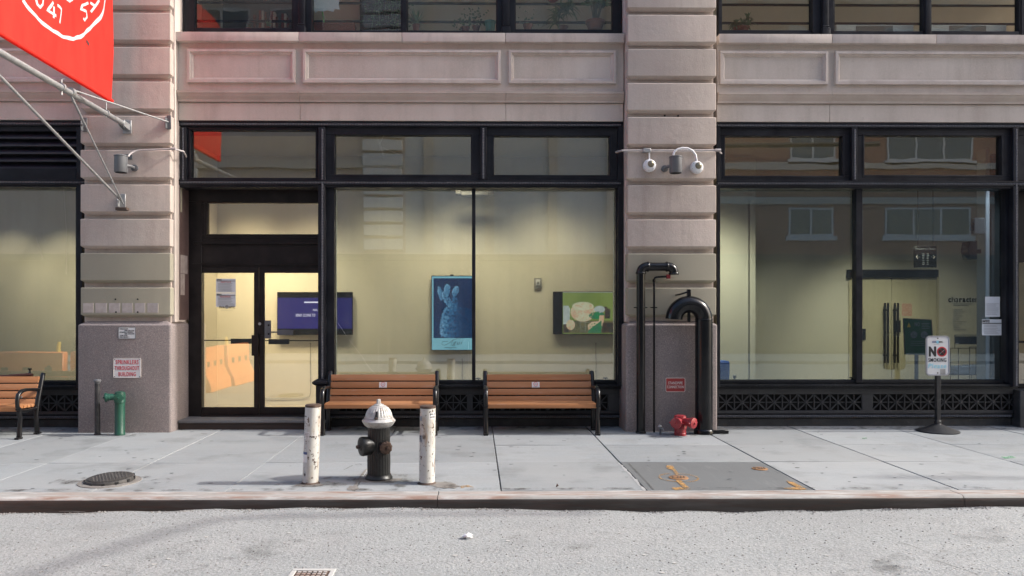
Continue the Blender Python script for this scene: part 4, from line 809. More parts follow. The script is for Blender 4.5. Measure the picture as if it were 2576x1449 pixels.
MB().prism([P(u, v, 12.0) for u, v in ((2436, 630), (2440, 607), (2459, 604.5), (2459, 652), (2442, 652))], (0, .2, 0)).obj('cabinet', 'tvblack', sp, bev=.008); MB().box(P(2459, 0, 12.1).x-.01, P(2459, 0, 12.1).x+.06, 12.1, 12.15, P(0, 630, 12.1).z-.03, P(0, 630, 12.1).z+.03).obj('bracket', 'tvblack', sp)
wc = thing('control_box', 'grey control box high on the white lobby column', 'box', P(2466, 568, 12.1)); MB().fr(2452, 548, 2478, 588, 12.06, 12.149).obj('housing', 'acgrille', wc, bev=.006); MB().fr(2447, 560, 2453, 580, 12.07, 12.14).obj('side_socket', 'tvblack', wc, bev=.004)
bn = thing('recycling_bin', 'blue bagged bin at the left end of the right window', 'bin', P(1815, 959, 12.1))
MB().levels(XU(1795, 12.0), XU(1837, 12.0), 12.0, 12.3, [(.13, .02), (.5, .004), (ZV(912, 12.0, 1815), 0), (ZV(910.5, 12.0, 1815), .01)], r=.03).obj('bin_body', 'bluebin', bn); MB().box(XU(1797, 12.0), XU(1835, 12.0), 12.02, 12.28, ZV(911, 12, 1815)-.01, ZV(908.5, 12, 1815)).obj('bag_rim', 'bluebin', bn, bev=.01)
for k_, (u, v, lb) in enumerate(((1203, 953, 'right of the centre mullion of the centre window'), (1523, 952, 'near the right pier in the centre window'), (2142.5, 951, 'left of the mullion in the right window'), (1848, 948, 'beside the blue bin'))):
    t = thing('window_knob', ('black' if k_ < 3 else 'silver')+' knob on the inner sill '+lb, 'knob', P(u, 957, 11.5), 'knobs on the inner window sills')
    c = P(u, v, 11.5); MB().lathe([(.006, -.07), (.006, 0)], c, n=8).obj('stem', 'tvblack' if k_ < 3 else 'galv', t)
    MB().lathe([(.012, -.006), (.042, 0), (.036, .012), (.008, .018)] if k_ < 3 else [(.01, -.03), (.026, -.01), (.026, .02), (.01, .034)], c, n=14).obj('knob_head', 'tvblack' if k_ < 3 else 'galv', t)
for (u0, v0, u1, v1, n, lab, mt) in ((2173, 776, 2183, 800, 'switch_plate', 'beige switch plate on the lobby wall beside the mullion', 'doorwood'), (2170, 827, 2178, 855, 'small_sign', 'small black sign on the lobby wall beside the mullion', 'tvblack')): flat(n, lab, 'switch' if 'switch' in n else 'sign', mt, u0, v0, u1, v1, YL-.05, .02)

# ---------------- papers and decals on the glass
def notice(u0, v0, u1, v1, Y, label, head, group, big=False):
    t = thing('paper_notice', label, 'notice', P((u0+u1)/2, (v0+v1)/2, Y), group); n = 6; m = MB()
    for j in range(n+1):
        for i in range(n+1):
            p = P(u0+(u1-u0)*i/n, v0+(v1-v0)*j/n, Y); m.v.append((p.x, Y-.002-.004*random.random()*(i in (0, n)), p.z))
    for j in range(n):
        for i in range(n): m.f.append((j*(n+1)+i, j*(n+1)+i+1, (j+1)*(n+1)+i+1, (j+1)*(n+1)+i))
    m.obj('sheet', 'paper', t); Yp = Y-.0075; h = v1-v0; w_ = u1-u0
    if head:
        textat('NYC', u0+w_*.04, v0+h*.04, u0+w_*(.38 if big else .28), v0+h*(.18 if big else .12), Yp, 'ink_black', t, bold=.06); MB().fr(u0+w_*.03, v0+h*(.22 if big else .15), u1-w_*.02, v0+h*(.27 if big else .18), Yp, Yp+.001).obj('print_bar', 'ink_black', t, smooth=False)
    lines(u0+w_*.08, u1-w_*.05, [v0+h*q for q in (.34, .40, .46, .55, .61, .67, .75, .81, .88)], Yp, 'ink_grey', t, .55); return t, Yp
DG = YD+.02
t, y = notice(543.6, 701, 593.3, 736.5, DG, 'upper grey notice taped to the left door glass', True, 'notices on the left door'); textat('NOTICE', 556, 708, 581, 711.5, y, 'ink_red', t)
t, y = notice(543.6, 737.5, 593.3, 772, DG, 'lower grey notice taped to the left door glass', True, 'notices on the left door'); textat('NOTICE', 554, 744.5, 580, 748.3, y, 'ink_red', t, bold=.02)
dc = thing('door_decal', 'black school name decal below the notices on the left door', 'decal', P(571, 774, DG))
textat('SVA', 551.5, 770, 565.5, 776, DG-.003, 'ink_black', dc, bold=.05); textat('NYC', 576, 770, 591, 776, DG-.003, 'ink_black', dc, bold=.05); c = P(570.7, 772.5, DG); MB().prism([(c.x+.026*cos(2*pi*i/16)*(1+.25*(i % 2)), DG-.003, c.z+.026*sin(2*pi*i/16)*(1+.25*(i % 2))) for i in range(16)], (0, .001, 0)).obj('emblem', 'ink_grey', dc, smooth=False); textat('Entrance at 133 >', 556, 779, 586, 781.5, DG-.003, 'ink_grey', dc)
notice(2478, 746.5, 2515, 797, 11.355, 'upper plain white notice taped inside the right window', False, 'notices on the right window'); notice(2470, 803.5, 2522, 843.5, 11.355, 'lower white notice with bold black heading taped to the right window', True, 'notices on the right window', True)

# ================================================================== things on the upper window sill
ZI = ZV(80, 11.5)
def shelf_z(Y): return 5.822
def blades(mb, c, n, L, w_, spread, droop=.3, zmin=0.2):
    for i in range(n):
        a = random.uniform(0, 2*pi); el = random.uniform(zmin, 1.35); l = L*random.uniform(.6, 1.05); d = Vector((cos(a)*cos(el)*spread, sin(a)*cos(el)*.5*spread, sin(el))); p = Vector(c); s_ = Vector((-sin(a), cos(a)*.5, .2)).normalized(); k = len(mb.v); m_ = 4
        for j in range(m_+1):
            t_ = j/m_; q = p+d*l*t_-Vector((0, 0, droop*l*t_*t_*cos(el))); ww = w_*(1-t_**2)*.5+.001
            mb.v += [tuple(q-s_*ww), tuple(q+s_*ww)]
        for j in range(m_): mb.f.append((k+2*j, k+2*j+1, k+2*j+3, k+2*j+2))
def leafy(mb, c, n, R, size):
    for i in range(n):
        p = Vector(c)+Vector((random.gauss(0, R*.5), random.gauss(0, R*.25), abs(random.gauss(R*.6, R*.45)))); a = random.uniform(0, 6.3); b = random.uniform(-.7, .7); d = Vector((cos(a)*cos(b), sin(a)*cos(b)*.6, sin(b)))*size*random.uniform(.6, 1.3); s_ = d.cross(Vector((.3, .9, .4))).normalized()*size*.3; k = len(mb.v)
        mb.v += [tuple(p), tuple(p+d*.5+s_), tuple(p+d), tuple(p+d*.5-s_)]; mb.f.append((k, k+1, k+2, k+3))
def pot(mb, c, r, h): mb.lathe([(r*.72, 0), (r*.9, h*.75), (r, h*.76), (r*1.04, h), (r*.9, h)], c, n=20)
YP = 11.62
def plant(name, label, u, vb, r, h, potmat, kind, L, n=40, mat='leaf', cat='plant'):
    c = P(u, vb, YP); t = thing(name, label, cat, (c.x, YP, c.z), 'plants behind the upper windows')
    q = MB(); pot(q, c, r, h); q.obj('pot', potmat, t); q = MB(); top = c+Vector((0, 0, h*.9))
    if kind == 'aloe': blades(q, top, n, L, .028, .8, .2)
    elif kind == 'dracaena':
        for i in range(7):
            p = top+Vector((random.uniform(-.14, .14), random.uniform(-.05, .05), random.uniform(.0, L*.8))); blades(q, p, n//4, L*.62, .03, 1, .7, -.1)
    elif kind == 'stems':
        s2 = MB()
        for i in range(9):
            a = random.uniform(-.45, .45); p1 = top+Vector((a*L*1.1, random.uniform(-.05, .05), L)); s2.tube([top+Vector((a*.08, 0, 0)), top.lerp(p1, .5)+Vector((0, 0, .02)), p1], [.012, .011, .009], 7)
            leafy(q, p1-Vector((0, 0, L*.35)), 12, .12, .09)
        s2.obj('stems', 'stem', t)
    else: leafy(q, top, n, L, .05)
    q.obj('foliage', mat, t); return t
plant('potted_plant', 'small bright spiky plant in the leftmost upper window', 675, 79, .05, .06, 'planter', 'aloe', .16, 22, 'leaf2')
plant('potted_plant', 'low sprig beside the red reflection in the upper window', 625, 79, .05, .05, 'planter', 'aloe', .12, 18, 'leaf')
plant('potted_plant', 'spiky grey green plant left of the low seedlings upstairs', 1047, 79, .06, .10, 'planter', 'aloe', .33, 36, 'leaf2')
plant('potted_plant', 'low leafy seedlings left of the teal bucket', 1170, 79, .07, .06, 'planter', 'leafy', .16, 60, 'leaf2'); plant('potted_plant', 'taller leafy seedlings touching the teal bucket', 1198, 79, .06, .08, 'planter', 'leafy', .2, 60, 'leaf')
plant('potted_plant', 'thin twiggy plant in a small orange pot', 1328, 76, .075, .08, 'terra', 'leafy', .16, 26, 'leaf2'); plant('potted_plant', 'dark arching leafy plant in the middle of the last centre window', 1416, 77, .08, .06, 'planter', 'dracaena', .42, 64, 'leaf')
plant('potted_plant', 'many stemmed plant in a round terracotta pot', 1497, 75.5, .145, .13, 'terra', 'stems', .40, 40, 'leaf2'); plant('potted_plant', 'bushy green plant in the upper window right of the right pier', 1865, 80, .12, .06, 'planter', 'dracaena', .26, 70, 'leaf2')
bc = thing('bookcase', 'dark bookcase behind the leftmost centre upper window', 'bookcase', P(650, 40, 12.3)); MB().box(XU(560, 12.3), XU(740, 12.3), 12.3, 12.7, 5.822, 8.5).obj('carcass', 'shop', bc)  # dark carcass added behind the books to darken this window
for i in range(14):
    x = XU(640, 12.27)+i*.045; MB().box(x, x+random.uniform(.025, .04), 12.2, 12.298, 6.25, 6.25+random.uniform(.18, .3)).obj('book', ('logwood', 'shop', 'planter', 'limeband')[i % 4], bc, smooth=False)
MB().box(XU(636, 12.25), XU(745, 12.25), 12.15, 12.299, 6.22, 6.248).obj('shelf', 'shop', bc)
cbn = tag(MB().box(XU(905, 12.4), XU(1005, 12.4), 12.4, 12.8, 5.822, 8.5).obj('darkening_box', 'void', bev=.01), 'dark box added to darken the window behind the trailing vine', 'cabinet')  # dark box added to darken this half of the window
vn = MB()
for i in range(9):
    x = XU(940+i*9, 11.75); z = random.uniform(6.5, 6.9); vn.tube([(x, 11.75, z), (x+.03, 11.74, z-.25), (x+random.uniform(-.05, .05), 11.75, z-.5-random.random()*.2)], .004, 5)
    leafy(vn, (x, 11.75, z-.5), 26, .2, .045)
tag(vn.obj('hanging_vine', 'leaf'), 'trailing vine hanging inside the upper window', 'plant')
c = P(838, 79, 11.6); pb = thing('planter_box', 'long brown planter box in the upper window', 'planter', c)
q = MB(); q.levels(XU(788.5, 11.58), XU(891, 11.58), 11.58, 11.76, [(ZV(79, 11.58, 838), .01), (ZV(62, 11.58, 838), 0), (ZV(61.5, 11.58, 838), -.008), (ZV(57, 11.58, 838), -.008)], r=.01); q.obj('trough', 'planter', pb)
tag(MB().bar(P(805, -12, 11.62), P(815.5, 58, 11.64), .022, .014).obj('plant_stake', 'stick', bev=.003), 'lime green stake standing in the brown planter box', 'stick')
pts = [(787, -40), (858, -40), (852, 12), (855, 24), (842, 22), (838, 30), (824, 26), (812, 29), (800, 27), (793, 33), (788, 20)]
tag(MB().prism([P(u, v, 11.46) for u, v in pts], (0, .004, 0)).obj('torn_paper', 'bluepaper', smooth=False), 'pale blue torn paper hung in the upper window', 'paper')
tb = thing('teal_bucket', 'teal plastic bucket on the upper window sill', 'bucket', P(1233, 80, 11.6)); c = P(1233, 80.5, 11.6); MB().lathe([(.065, 0), (.078, .135), (.086, .136), (.086, .16), (.07, .16)], c, n=22).obj('bucket_body', 'teal', tb); q = MB(); q.tube([c+Vector((.084*cos(a), .084*sin(a)*.2-.08, .15-.05*sin(a))) for a in [pi*i/8 for i in range(9)]], .003, 6); q.obj('bucket_handle', 'teal', tb)
rp = MB(); rp.lathe([(.03, 0), (.085, .04), (.09, .1), (.07, .13)], P(1391, 7, 11.7), n=16); rp.tube([P(1391, 5, 11.7)+Vector((0, 0, .1)), P(1391, -60, 11.7)], .006, 6); tag(rp.obj('hanging_pot', 'red'), 'red pot hanging at the top of the last centre window', 'pot')
for k_, (u0, u1) in enumerate(((2103.5, 2298.6), (2337.6, 2532.7))):
    t = thing('air_conditioner', 'white window air conditioner on the sill, '+('left' if not k_ else 'right')+' one of the pair', 'air conditioner', P((u0+u1)/2, 82, 11.5), 'air conditioners behind the right upper windows'); MB().fr(u0, 62, u1, 84, 11.42, 11.8).obj('housing', 'acwhite', t, bev=.008)
    m = MB(); ug0, ug1 = u0+51, u0+143
    for i in range(9): m.fr(ug0, 65+i*1.7, ug1, 66+i*1.7, 11.412, 11.418)
    m.fr(ug0, 64, ug1, 82, 11.417, 11.419); m.obj('air_grille', 'acgrille', t, smooth=False)

# ================================================================== banner and its pole bracket
XBN = -5.0
bs = thing('banner_bracket', 'galvanised pole and struts fixed to the left pier', 'bracket', (-4.95, 10.88, 4.38))
XPL = -4.95; wall = P(325.6, 318, 10.86); tip = Vector((XPL, 6.3, 4.47))
MB().tube([(XPL, 10.8, wall.z+.01), tip], .037, 16).obj('pole', 'galv', bs)
q = MB(); q.box(XPL-.06, XPL+.06, 10.855, 10.879, wall.z-.1, wall.z+.09); q.bar((XPL-.04, 10.87, wall.z-.02), (XPL-.035, 10.68, wall.z+.01), .012, .09); q.bar((XPL+.04, 10.87, wall.z-.02), (XPL+.035, 10.68, wall.z+.01), .012, .09); q.obj('wall_plate', 'galv', bs, bev=.004)
lowb = P(307, 505, 10.86)
MB().tube([(lowb.x, 10.83, lowb.z), (XPL, 7.2, 4.44)], .017, 10).obj('strut', 'galv', bs)
pj = Vector((XPL, 9.37, 4.42)); lo2 = P(313, 514, 10.86)
MB().tube([(lo2.x, 10.83, lo2.z), pj-Vector((0, 0, .05))], .011, 8).obj('strut', 'galv', bs)
rb = P(425, 308, 10.87); lb = P(214, 314, 10.87)
MB().tube([(rb.x, 10.84, rb.z), pj+Vector((.03, 0, .02))], .011, 8).obj('strut', 'galv', bs); MB().tube([(lb.x, 10.84, lb.z), pj-Vector((.03, 0, 0))], .011, 8).obj('strut', 'galv', bs)
MB().lathe([(.052, -.03), (.052, .03)], pj, (0, 1, 0), 14).obj('clamp', 'galv', bs); q = MB(); q.lathe([(.05, -.02), (.05, .02)], pj+Vector((0, -.22, -.005)), (0, 1, 0), 14); q.tube([pj+Vector((0, -.22, .04)), pj+Vector((0, -.22, .09)), pj+Vector((.03, -.2, .1))], .008, 6); q.tube([pj+Vector((0, -.22, -.04)), pj+Vector((0, -.22, -.1))], .01, 6)
q.obj('clamp', 'galv', bs); q = MB(); q.lathe([(.045, -.012), (.045, .012)], (XPL, 10.25, 4.39), (0, 1, 0), 12); q.tube([(XPL, 10.25, 4.33), (XPL, 10.25, 4.53)], .007, 6); q.obj('clamp', 'galv', bs)
for (c, w_, h) in ((lowb, .09, .2), (rb, .06, .2), (lb, .06, .2)):
    m = MB(); m.box(c.x-w_/2, c.x+w_/2, 10.862, 10.879, c.z-h*.5, c.z+h*.5); m.box(c.x-w_/2, c.x-w_/2+.01, 10.80, 10.865, c.z-h*.45, c.z+h*.3); m.obj('wall_plate', 'greypaint' if c is not lowb else 'galv', bs, bev=.003)
MB().box(lowb.x-.07, lowb.x+.09, 10.80, 10.878, lowb.z-.14, lowb.z-.10).obj('foot_plate', 'rust', bs, bev=.004)
BY0, BY1 = PX(279.5, 100, XBN).y, 7.6
def bz(y):     # lower hem line of the banner
    a = PX(283, 252, XBN); b = PX(0, 79, XBN); return a.z + (b.z-a.z)*(a.y-y)/(a.y-b.y)
def bx(y, z):  # folds of the cloth
    return XBN + .026*sin((y-10.4)*4.2+(z-4.6)*1.6)*min(1, (z-bz(y))*1.4+.1) + .012*sin((y-10.4)*17+z*1.1)*(1 if y > 9.6 else .5) + .006*sin((y-10.4)*31-z*3)*min(1, max(0, z-bz(y)))
bn = thing('banner', 'red cloth banner with white ring and hand lettering hung by the left pier', 'banner', (XBN, 10.4, 4.65))
m = MB(); ny, nz = 70, 50
for j in range(nz+1):
    for i in range(ny+1):
        y = BY0+(BY1-BY0)*i/ny; z0 = bz(y); z = z0+(7.3-z0)*j/nz; m.v.append((bx(y, z), y, z))
for j in range(nz):
    for i in range(ny): m.f.append((j*(ny+1)+i, j*(ny+1)+i+1, (j+1)*(ny+1)+i+1, (j+1)*(ny+1)+i))
m.obj('cloth', 'flag', bn, ang=80)
MB().tube([(XBN, BY0+.02-(BY0-BY1)*i/20, bz(BY0-(BY0-BY1)*i/20)-.02) for i in range(21)], .03, 10).obj('hem_sleeve', 'flag', bn)
MB().tube([(XBN, BY0+.04, bz(BY0)-.02), (XBN, BY0+.06, bz(BY0)-.02)], .02, 8).obj('hem_rod', 'galv', bn)
def stroke(pts, w0, name, mat='flagwhite', off=.006):
    P3 = [PX(a*.2691, b*.2691, XBN) for a, b in pts]; m = MB(); fine = []
    for a, b in zip(P3, P3[1:]):
        n = max(2, int((b-a).length/.03)); fine += [a.lerp(b, i/n) for i in range(n)]
    fine.append(P3[-1]); k = 0
    for i, p in enumerate(fine):
        t_ = (fine[min(i+1, len(fine)-1)]-fine[max(i-1, 0)]); nrm = Vector((0, -t_.z, t_.y)).normalized()*w0*(1+.1*sin(i*.7))
        for s_ in (-1, 1): q = p+nrm*s_; m.v.append((bx(q.y, q.z)+off, q.y, q.z))
        if i: m.f.append((k-2, k-1, k+1, k))
        k += 2
    return m.obj(name, mat, bn, ang=80)
stroke([(225, 0), (260, 60), (350, 180), (480, 290), (580, 345), (680, 365), (760, 345), (850, 270), (915, 170), (950, 80), (970, 0), (975, -120), (940, -260), (860, -380), (740, -470), (600, -500), (440, -470), (320, -380), (240, -250), (205, -120), (225, 0)], .022, 'ring_print')
for g in ([(322, -20), (335, 40), (362, 70), (388, 40), (392, -20)], [(470, 20), (425, 98), (500, 148)], [(478, 60), (478, 168)], [(512, 48), (566, 85), (537, 215)], [(838, 28), (775, 48), (765, 88), (820, 108), (828, 160), (795, 192), (782, 170)], [(907, 0), (855, 112)], [(850, 25), (882, 62)]): stroke(g, .0165, 'letter_stroke')
stroke([(615, -20), (655, 0), (690, -15)], .03, 'letter_stroke'); stroke([(820, 378), (838, 405), (848, 420)], .02, 'tear', 'flagdark', .007)

# ================================================================== lamps, cameras and conduits on the piers
def wall_lamp(u, v0, v1, side, label):
    c = P(u, v0, 10.70); zb = ZV(v1, 10.70, u); h = c.z-zb; t = thing('wall_lamp', label, 'lamp', (c.x, YB, zb), 'cylinder lamps on the piers')
    MB().lathe([(.082, 0), (.088, .01), (.088, h*.9), (.094, h*.9+.002), (.094, h-.012), (.07, h)], (c.x, c.y, zb), n=28).obj('lamp_body', 'greypaint', t); MB().lathe([(.078, -.003), (.078, .004)], (c.x, c.y, zb), n=24).obj('lamp_opening', 'void', t)
    q = MB(); q.lathe([(.05, 0), (.05, .02), (.03, .03)], (c.x+side*.115, 10.875, zb+h*.38), (0, -1, 0), 14); q.tube([(c.x+side*.115, 10.86, zb+h*.38), (c.x+side*.11, 10.76, zb+h*.4), (c.x+side*.07, 10.71, zb+h*.4)], .022, 10); q.obj('wall_mount', 'greypaint', t); return c
c = wall_lamp(304.5, 389.5, 434, 1, 'grey cylinder lamp on the left pier')
zc = ZV(374.5, 10.84, 400)
q = MB(); q.tube([(c.x+.09, 10.72, c.z-.02)]+[(c.x+.09+.13*(1-cos(a)), 10.72+.1*sin(a/1), c.z-.02+.11*sin(a)) for a in [pi/2*i/6 for i in range(1, 7)]]+[(P(430, 0, 10.84).x, 10.84, zc)], .013, 8); e = P(437, 374, 10.84); q.lathe([(.02, -.03), (.022, .03)], (e.x, 10.84, zc), (1, 0, 0), 10); q.tube([(e.x, 10.84, zc), (e.x+.1, 10.95, zc-.015), (XU(469, 11.15), 11.15, zc-.05)], .012, 8)
tag(q.obj('conduit', 'conduit'), 'painted conduit curving from the left pier lamp to the storefront', 'conduit', 'conduits on the piers')
MB_ = MB().fr(309, 388, 333, 401, 10.872, 10.885); tag(MB_.obj('junction_plate', 'greypaint', bev=.003), 'flat grey plate behind the left pier lamp', 'plate')
c = wall_lamp(1699.8, 392, 435.6, -1, 'grey cylinder lamp on the right pier between two dome cameras')
zz = ZV(380, 10.82, 1680)
q = MB(); q.tube([P(1550, 383, 11.1), P(1556, 381, 11.0), P(1566, 379, 10.86), P(1600, 378.5, 10.845), P(1720, 378.5, 10.845), P(1806, 378, 10.845)], .0145, 8); q.lathe([(.022, -.04), (.022, .04)], P(1806, 378, 10.845), (1, 0, 0), 10); q.tube([P(1809, 379, 10.845), P(1812, 384, 11.0), P(1815, 386, 11.15)], .012, 8); tag(q.obj('conduit', 'conduit'), 'long horizontal conduit across the right pier', 'conduit', 'conduits on the piers')
q = MB(); a0 = P(1693, 391, 10.74); pts = [P(u, v, 10.76) for u, v in ((1693.5, 390), (1697, 381), (1705, 375.5), (1716, 372.5), (1730, 373), (1742, 379), (1750, 390), (1752.5, 405))]; q.tube(pts, .0155, 10); tag(q.obj('conduit', 'white'), 'white arched conduit from lamp to right dome camera', 'conduit', 'conduits on the piers')
for k_, (u, v) in enumerate(((1633.3, 417), (1752.4, 421.5))):
    c = P(u, v, 10.85); t = thing('dome_camera', ('left' if not k_ else 'right')+' white dome camera of the two on the right pier', 'camera', (c.x, YB, c.z), 'dome cameras on the right pier')
    MB().lathe([(.088, -.03), (.092, 0), (.088, .03), (.062, .055), (.05, .058)], c, (0, -1, 0), 30).obj('camera_base', 'white', t); d = c+Vector((.012, -.045, .018))
    MB().lathe([(.05, 0), (.048, .018), (.036, .036), (.018, .047), (.003, .05)], d, (.05, -1, .0), 22).obj('dome', 'dome', t)
    q = MB()
    for i in range(6): a = i*pi/3+.3; q.lathe([(.005, 0), (.004, .003)], c+Vector((.073*cos(a), -.042, .073*sin(a))), (0, -1, 0), 8)
    q.obj('screw', 'greypaint', t)
    if not k_:
        q = MB(); q.tube([P(1633.3, 402, 10.845), P(1633.3, 381, 10.845)], .0125, 8); q.obj('drop_conduit', 'white', t); MB().fr(1618, 372.5, 1637.5, 382.5, 10.80, 10.87).obj('junction_box', 'galv', t, bev=.006)

# ================================================================== pipes and fire connections
def clamp_(mb, u, v, r, Y): c = P(u, v, Y); mb.lathe([(r+.012, -.008), (r+.012, .008)], c, n=18); mb.bar((c.x-r-.035, Y+.02, c.z), (c.x+r+.035, Y+.02, c.z), .016, .012)
Y1 = 10.76
t = thing('vent_pipe', 'tall black pipe with square elbows and downturned end', 'pipe', (P(1612, 1085, Y1).x, Y1, 0), 'black pipes on the right pier')
x0 = P(1612, 800, Y1).x; zt = ZV(671, Y1, 1650); x1 = P(1695, 671, Y1).x; R = .061
def arc(cx, cz, r, a0, a1, n=8): return [(cx+r*cos(a0+(a1-a0)*i/n), Y1, cz+r*sin(a0+(a1-a0)*i/n)) for i in range(n+1)]
MB().tube([(x0, Y1, -.02), (x0, Y1, zt-.09)], R, 24).obj('riser', 'pipe', t)
MB().tube(arc(x0+.085, zt-.085, .085, pi, pi/2)+[(x0+.10, Y1, zt)], R*1.06, 24).obj('elbow', 'pipe', t); MB().tube([(x0+.1, Y1, zt), (x1-.09, Y1, zt)], R*.98, 24).obj('crossbar', 'pipe', t); MB().tube([(x1-.1, Y1, zt)]+arc(x1-.085, zt-.085, .085, pi/2, 0)+[(x1, Y1, zt-.11)], R*1.06, 24).obj('elbow', 'pipe', t)
for (c_, ax) in (((x0, Y1, zt-.09), (0, 0, 1)), ((x0+.1, Y1, zt), (1, 0, 0)), ((x1-.1, Y1, zt), (1, 0, 0)), ((x1, Y1, zt-.1), (0, 0, 1))): MB().lathe([(R*1.1, -.014), (R*1.2, -.006), (R*1.2, .006), (R*1.1, .014)], c_, ax, 24).obj('collar', 'pipe', t)
q = MB(); clamp_(q, 1612, 773.6, R, Y1); q.obj('clamp', 'pipe', t); MB().lathe([(R*1.25, 0), (R*1.2, .02), (R, .03)], (x0, Y1, 0), n=22).obj('foot_collar', 'pipe', t)
Y2 = 10.81; xa = P(1645.5, 800, Y2).x; z2 = ZV(697.5, Y2, 1660); xb = P(1677, 697, Y2).x
t = thing('vent_pipe', 'thin black pipe with a short arm and red end cap', 'pipe', (xa, Y2, 0), 'black pipes on the right pier')
MB().tube([(xa, Y2, 0), (xa, Y2, z2-.03), (xa+.012, Y2, z2-.008), (xa+.035, Y2, z2), (xb, Y2, z2+.012)], .0145, 12).obj('riser', 'pipe', t); MB().box(xb-.005, xb+.05, Y2-.03, Y2+.03, z2-.02, z2+.04).obj('end_cap', 'red', t, bev=.006)
q = MB(); clamp_(q, 1645.5, 773.6, .0145, Y2); q.obj('clamp', 'pipe', t); MB().lathe([(.022, -.02), (.022, .02)], (xa, Y2, z2-.05), n=12).obj('coupling', 'pipe', t)
Y3 = 10.70; t = thing('gooseneck_pipe', 'thick black gooseneck pipe arching over at the top', 'pipe', (P(1771, 1090, Y3).x, Y3, 0), 'black pipes on the right pier')
R3 = .121; xc1 = P(1770.5, 800, Y3).x; ra = P(1770.5, 800, Y3).x-P(1733.5, 800, Y3).x+.003; zc3 = ZV(803, Y3, 1750)
MB().tube([(xc1, Y3, -.02), (xc1, Y3, zc3+.005)], R3, 30).obj('riser', 'pipe', t)
ap = [(xc1-ra+ra*cos(a), Y3, zc3+ra*sin(a)) for a in [pi*i/22 for i in range(23)]]
q = MB(); q.tube(ap, R3*.98, 30, cap=False); q.tube([Vector(p) for p in ap], R3*.9, 30, cap=False); q.obj('arch', 'pipe', t, ang=60)
MB().lathe([(R3*1.02, -.006), (R3*1.04, 0), (R3*1.02, .006)], (xc1, Y3, zc3), n=30).obj('collar', 'pipe', t); q = MB(); q.lathe([(R3*1.02, -.012), (R3*1.02, .012)], ap[11], (1, 0, 0), 30); q.obj('collar', 'pipe', t)
q = MB(); xt = ap[11][0]; zt3 = ap[11][2]+R3; q.box(xt-.025, xt+.025, Y3-.02, Y3+.03, zt3-.01, zt3+.09); q.tube([(xt-.02, Y3, zt3+.05), (xt-.12, Y3+.02, zt3+.02), (xt-.14, 10.875, zt3+.01)], .014, 8); q.obj('hanger_bracket', 'pipe', t, bev=.004); MB().box(xt-.02, xt+.02, Y3-.02, Y3+.02, ap[11][2]-R3-.13, ap[11][2]-R3+.02).obj('drop_lug', 'pipe', t, bev=.004)
q = MB(); q.lathe([(R3*1.16, 0), (R3*1.14, .05), (R3*1.02, .07)], (xc1, Y3, 0), n=30); q.box(xc1+R3, xc1+R3+.22, Y3-.04, Y3+.02, 0, .05); q.obj('foot_collar', 'pipe', t, bev=.003)
def siamese(name, label, u, v, tall, mat, sc, dirs, grp='two inlet fire connections by the piers'):
    g = G(u, v); x, y = g.x, g.y; t = thing(name, label, 'fire connection', (x, y, 0), grp)
    zt = tall; r = .066*sc
    prof = [(r*1.05, -.01), (r*1.05, .03), (r, .035), (r, zt-.16*sc), (r*1.12, zt-.155*sc), (r*1.12, zt-.13*sc), (r*1.05, zt-.12*sc), (r*1.15, zt-.06*sc), (r*1.0, zt-.01*sc), (r*.5, zt)]
    MB().lathe(prof, (x, y, 0), n=28).obj('standpipe', mat, t)
    for dx, dy, le in dirs:
        d = Vector((dx, dy, -.04)).normalized(); c = Vector((x, y, zt-.07*sc))+d*le
        o = MB().lathe([(.046*sc, 0), (.046*sc, .09*sc), (.052*sc, .095*sc), (.052*sc, .12*sc)], c+d*.02, d, 20).obj('inlet', mat, t)
        q = MB(); e = c+d*(.02+.12*sc); q.lathe([(.062*sc, 0), (.064*sc, .012), (.062*sc, .03*sc), (.04*sc, .036*sc), (.014*sc, .038*sc), (.012*sc, .052*sc), (.004, .054*sc)], e, d, 22)
        up_ = Vector((0, 0, 1)); sd = d.cross(up_).normalized()
        for a in (0, pi): q.lathe([(.011*sc, 0), (.009*sc, .02*sc)], e+d*.015+(sd*cos(a)+up_*sin(a))*.06*sc, sd*cos(a)+up_*sin(a), 8)
        q.obj('inlet_cap', mat, t)
    return t
siamese('fire_connection', 'tall green two inlet fire connection before the left pier', 301.5, 1094, ZV(984.5, G(301.5, 1094).y, 300), 'green', 1., ((-.9, -.45, .02), (.3, -.95, .0)))
siamese('fire_connection', 'short red two inlet fire connection by the gooseneck pipe', 1711, 1094.5, ZV(1043, G(1711, 1094).y, 1711), 'red', 1.2, ((-.52, -.85, .012), (.62, -.78, .03)))
g = G(245, 1093.5); t = thing('metal_post', 'slim dark post with a flat cap beside the green connection', 'post', g); zt = ZV(954, g.y, 245)
MB().lathe([(.036, 0), (.036, zt-.06)], g, n=18).obj('shaft', 'post', t); MB().lathe([(.03, zt-.06), (.034, zt-.045), (.05, zt-.03), (.05, zt-.012), (.03, zt)], g, n=20).obj('cap', 'greypaint', t); MB().lathe([(.045, 0), (.045, .015), (.037, .02)], g, n=18).obj('foot', 'post', t)
g = G(1661, 1093); t = thing('drain_spigot', 'small grey spigot at the foot of the right pier', 'tap', g)
MB().tube([g, g+Vector((0, 0, .08)), g+Vector((-.01, -.01, .12))], .016, 10).obj('body', 'greypaint', t); MB().lathe([(.012, 0), (.03, .012), (.022, .035)], g+Vector((-.01, -.02, .10)), (0, 0, 1), 12).obj('tap_head', 'galv', t); MB().tube([g+Vector((-.01, -.01, .09)), g+Vector((.03, -.03, .085)), g+Vector((.035, -.035, .06))], .011, 8).obj('nozzle', 'galv', t)

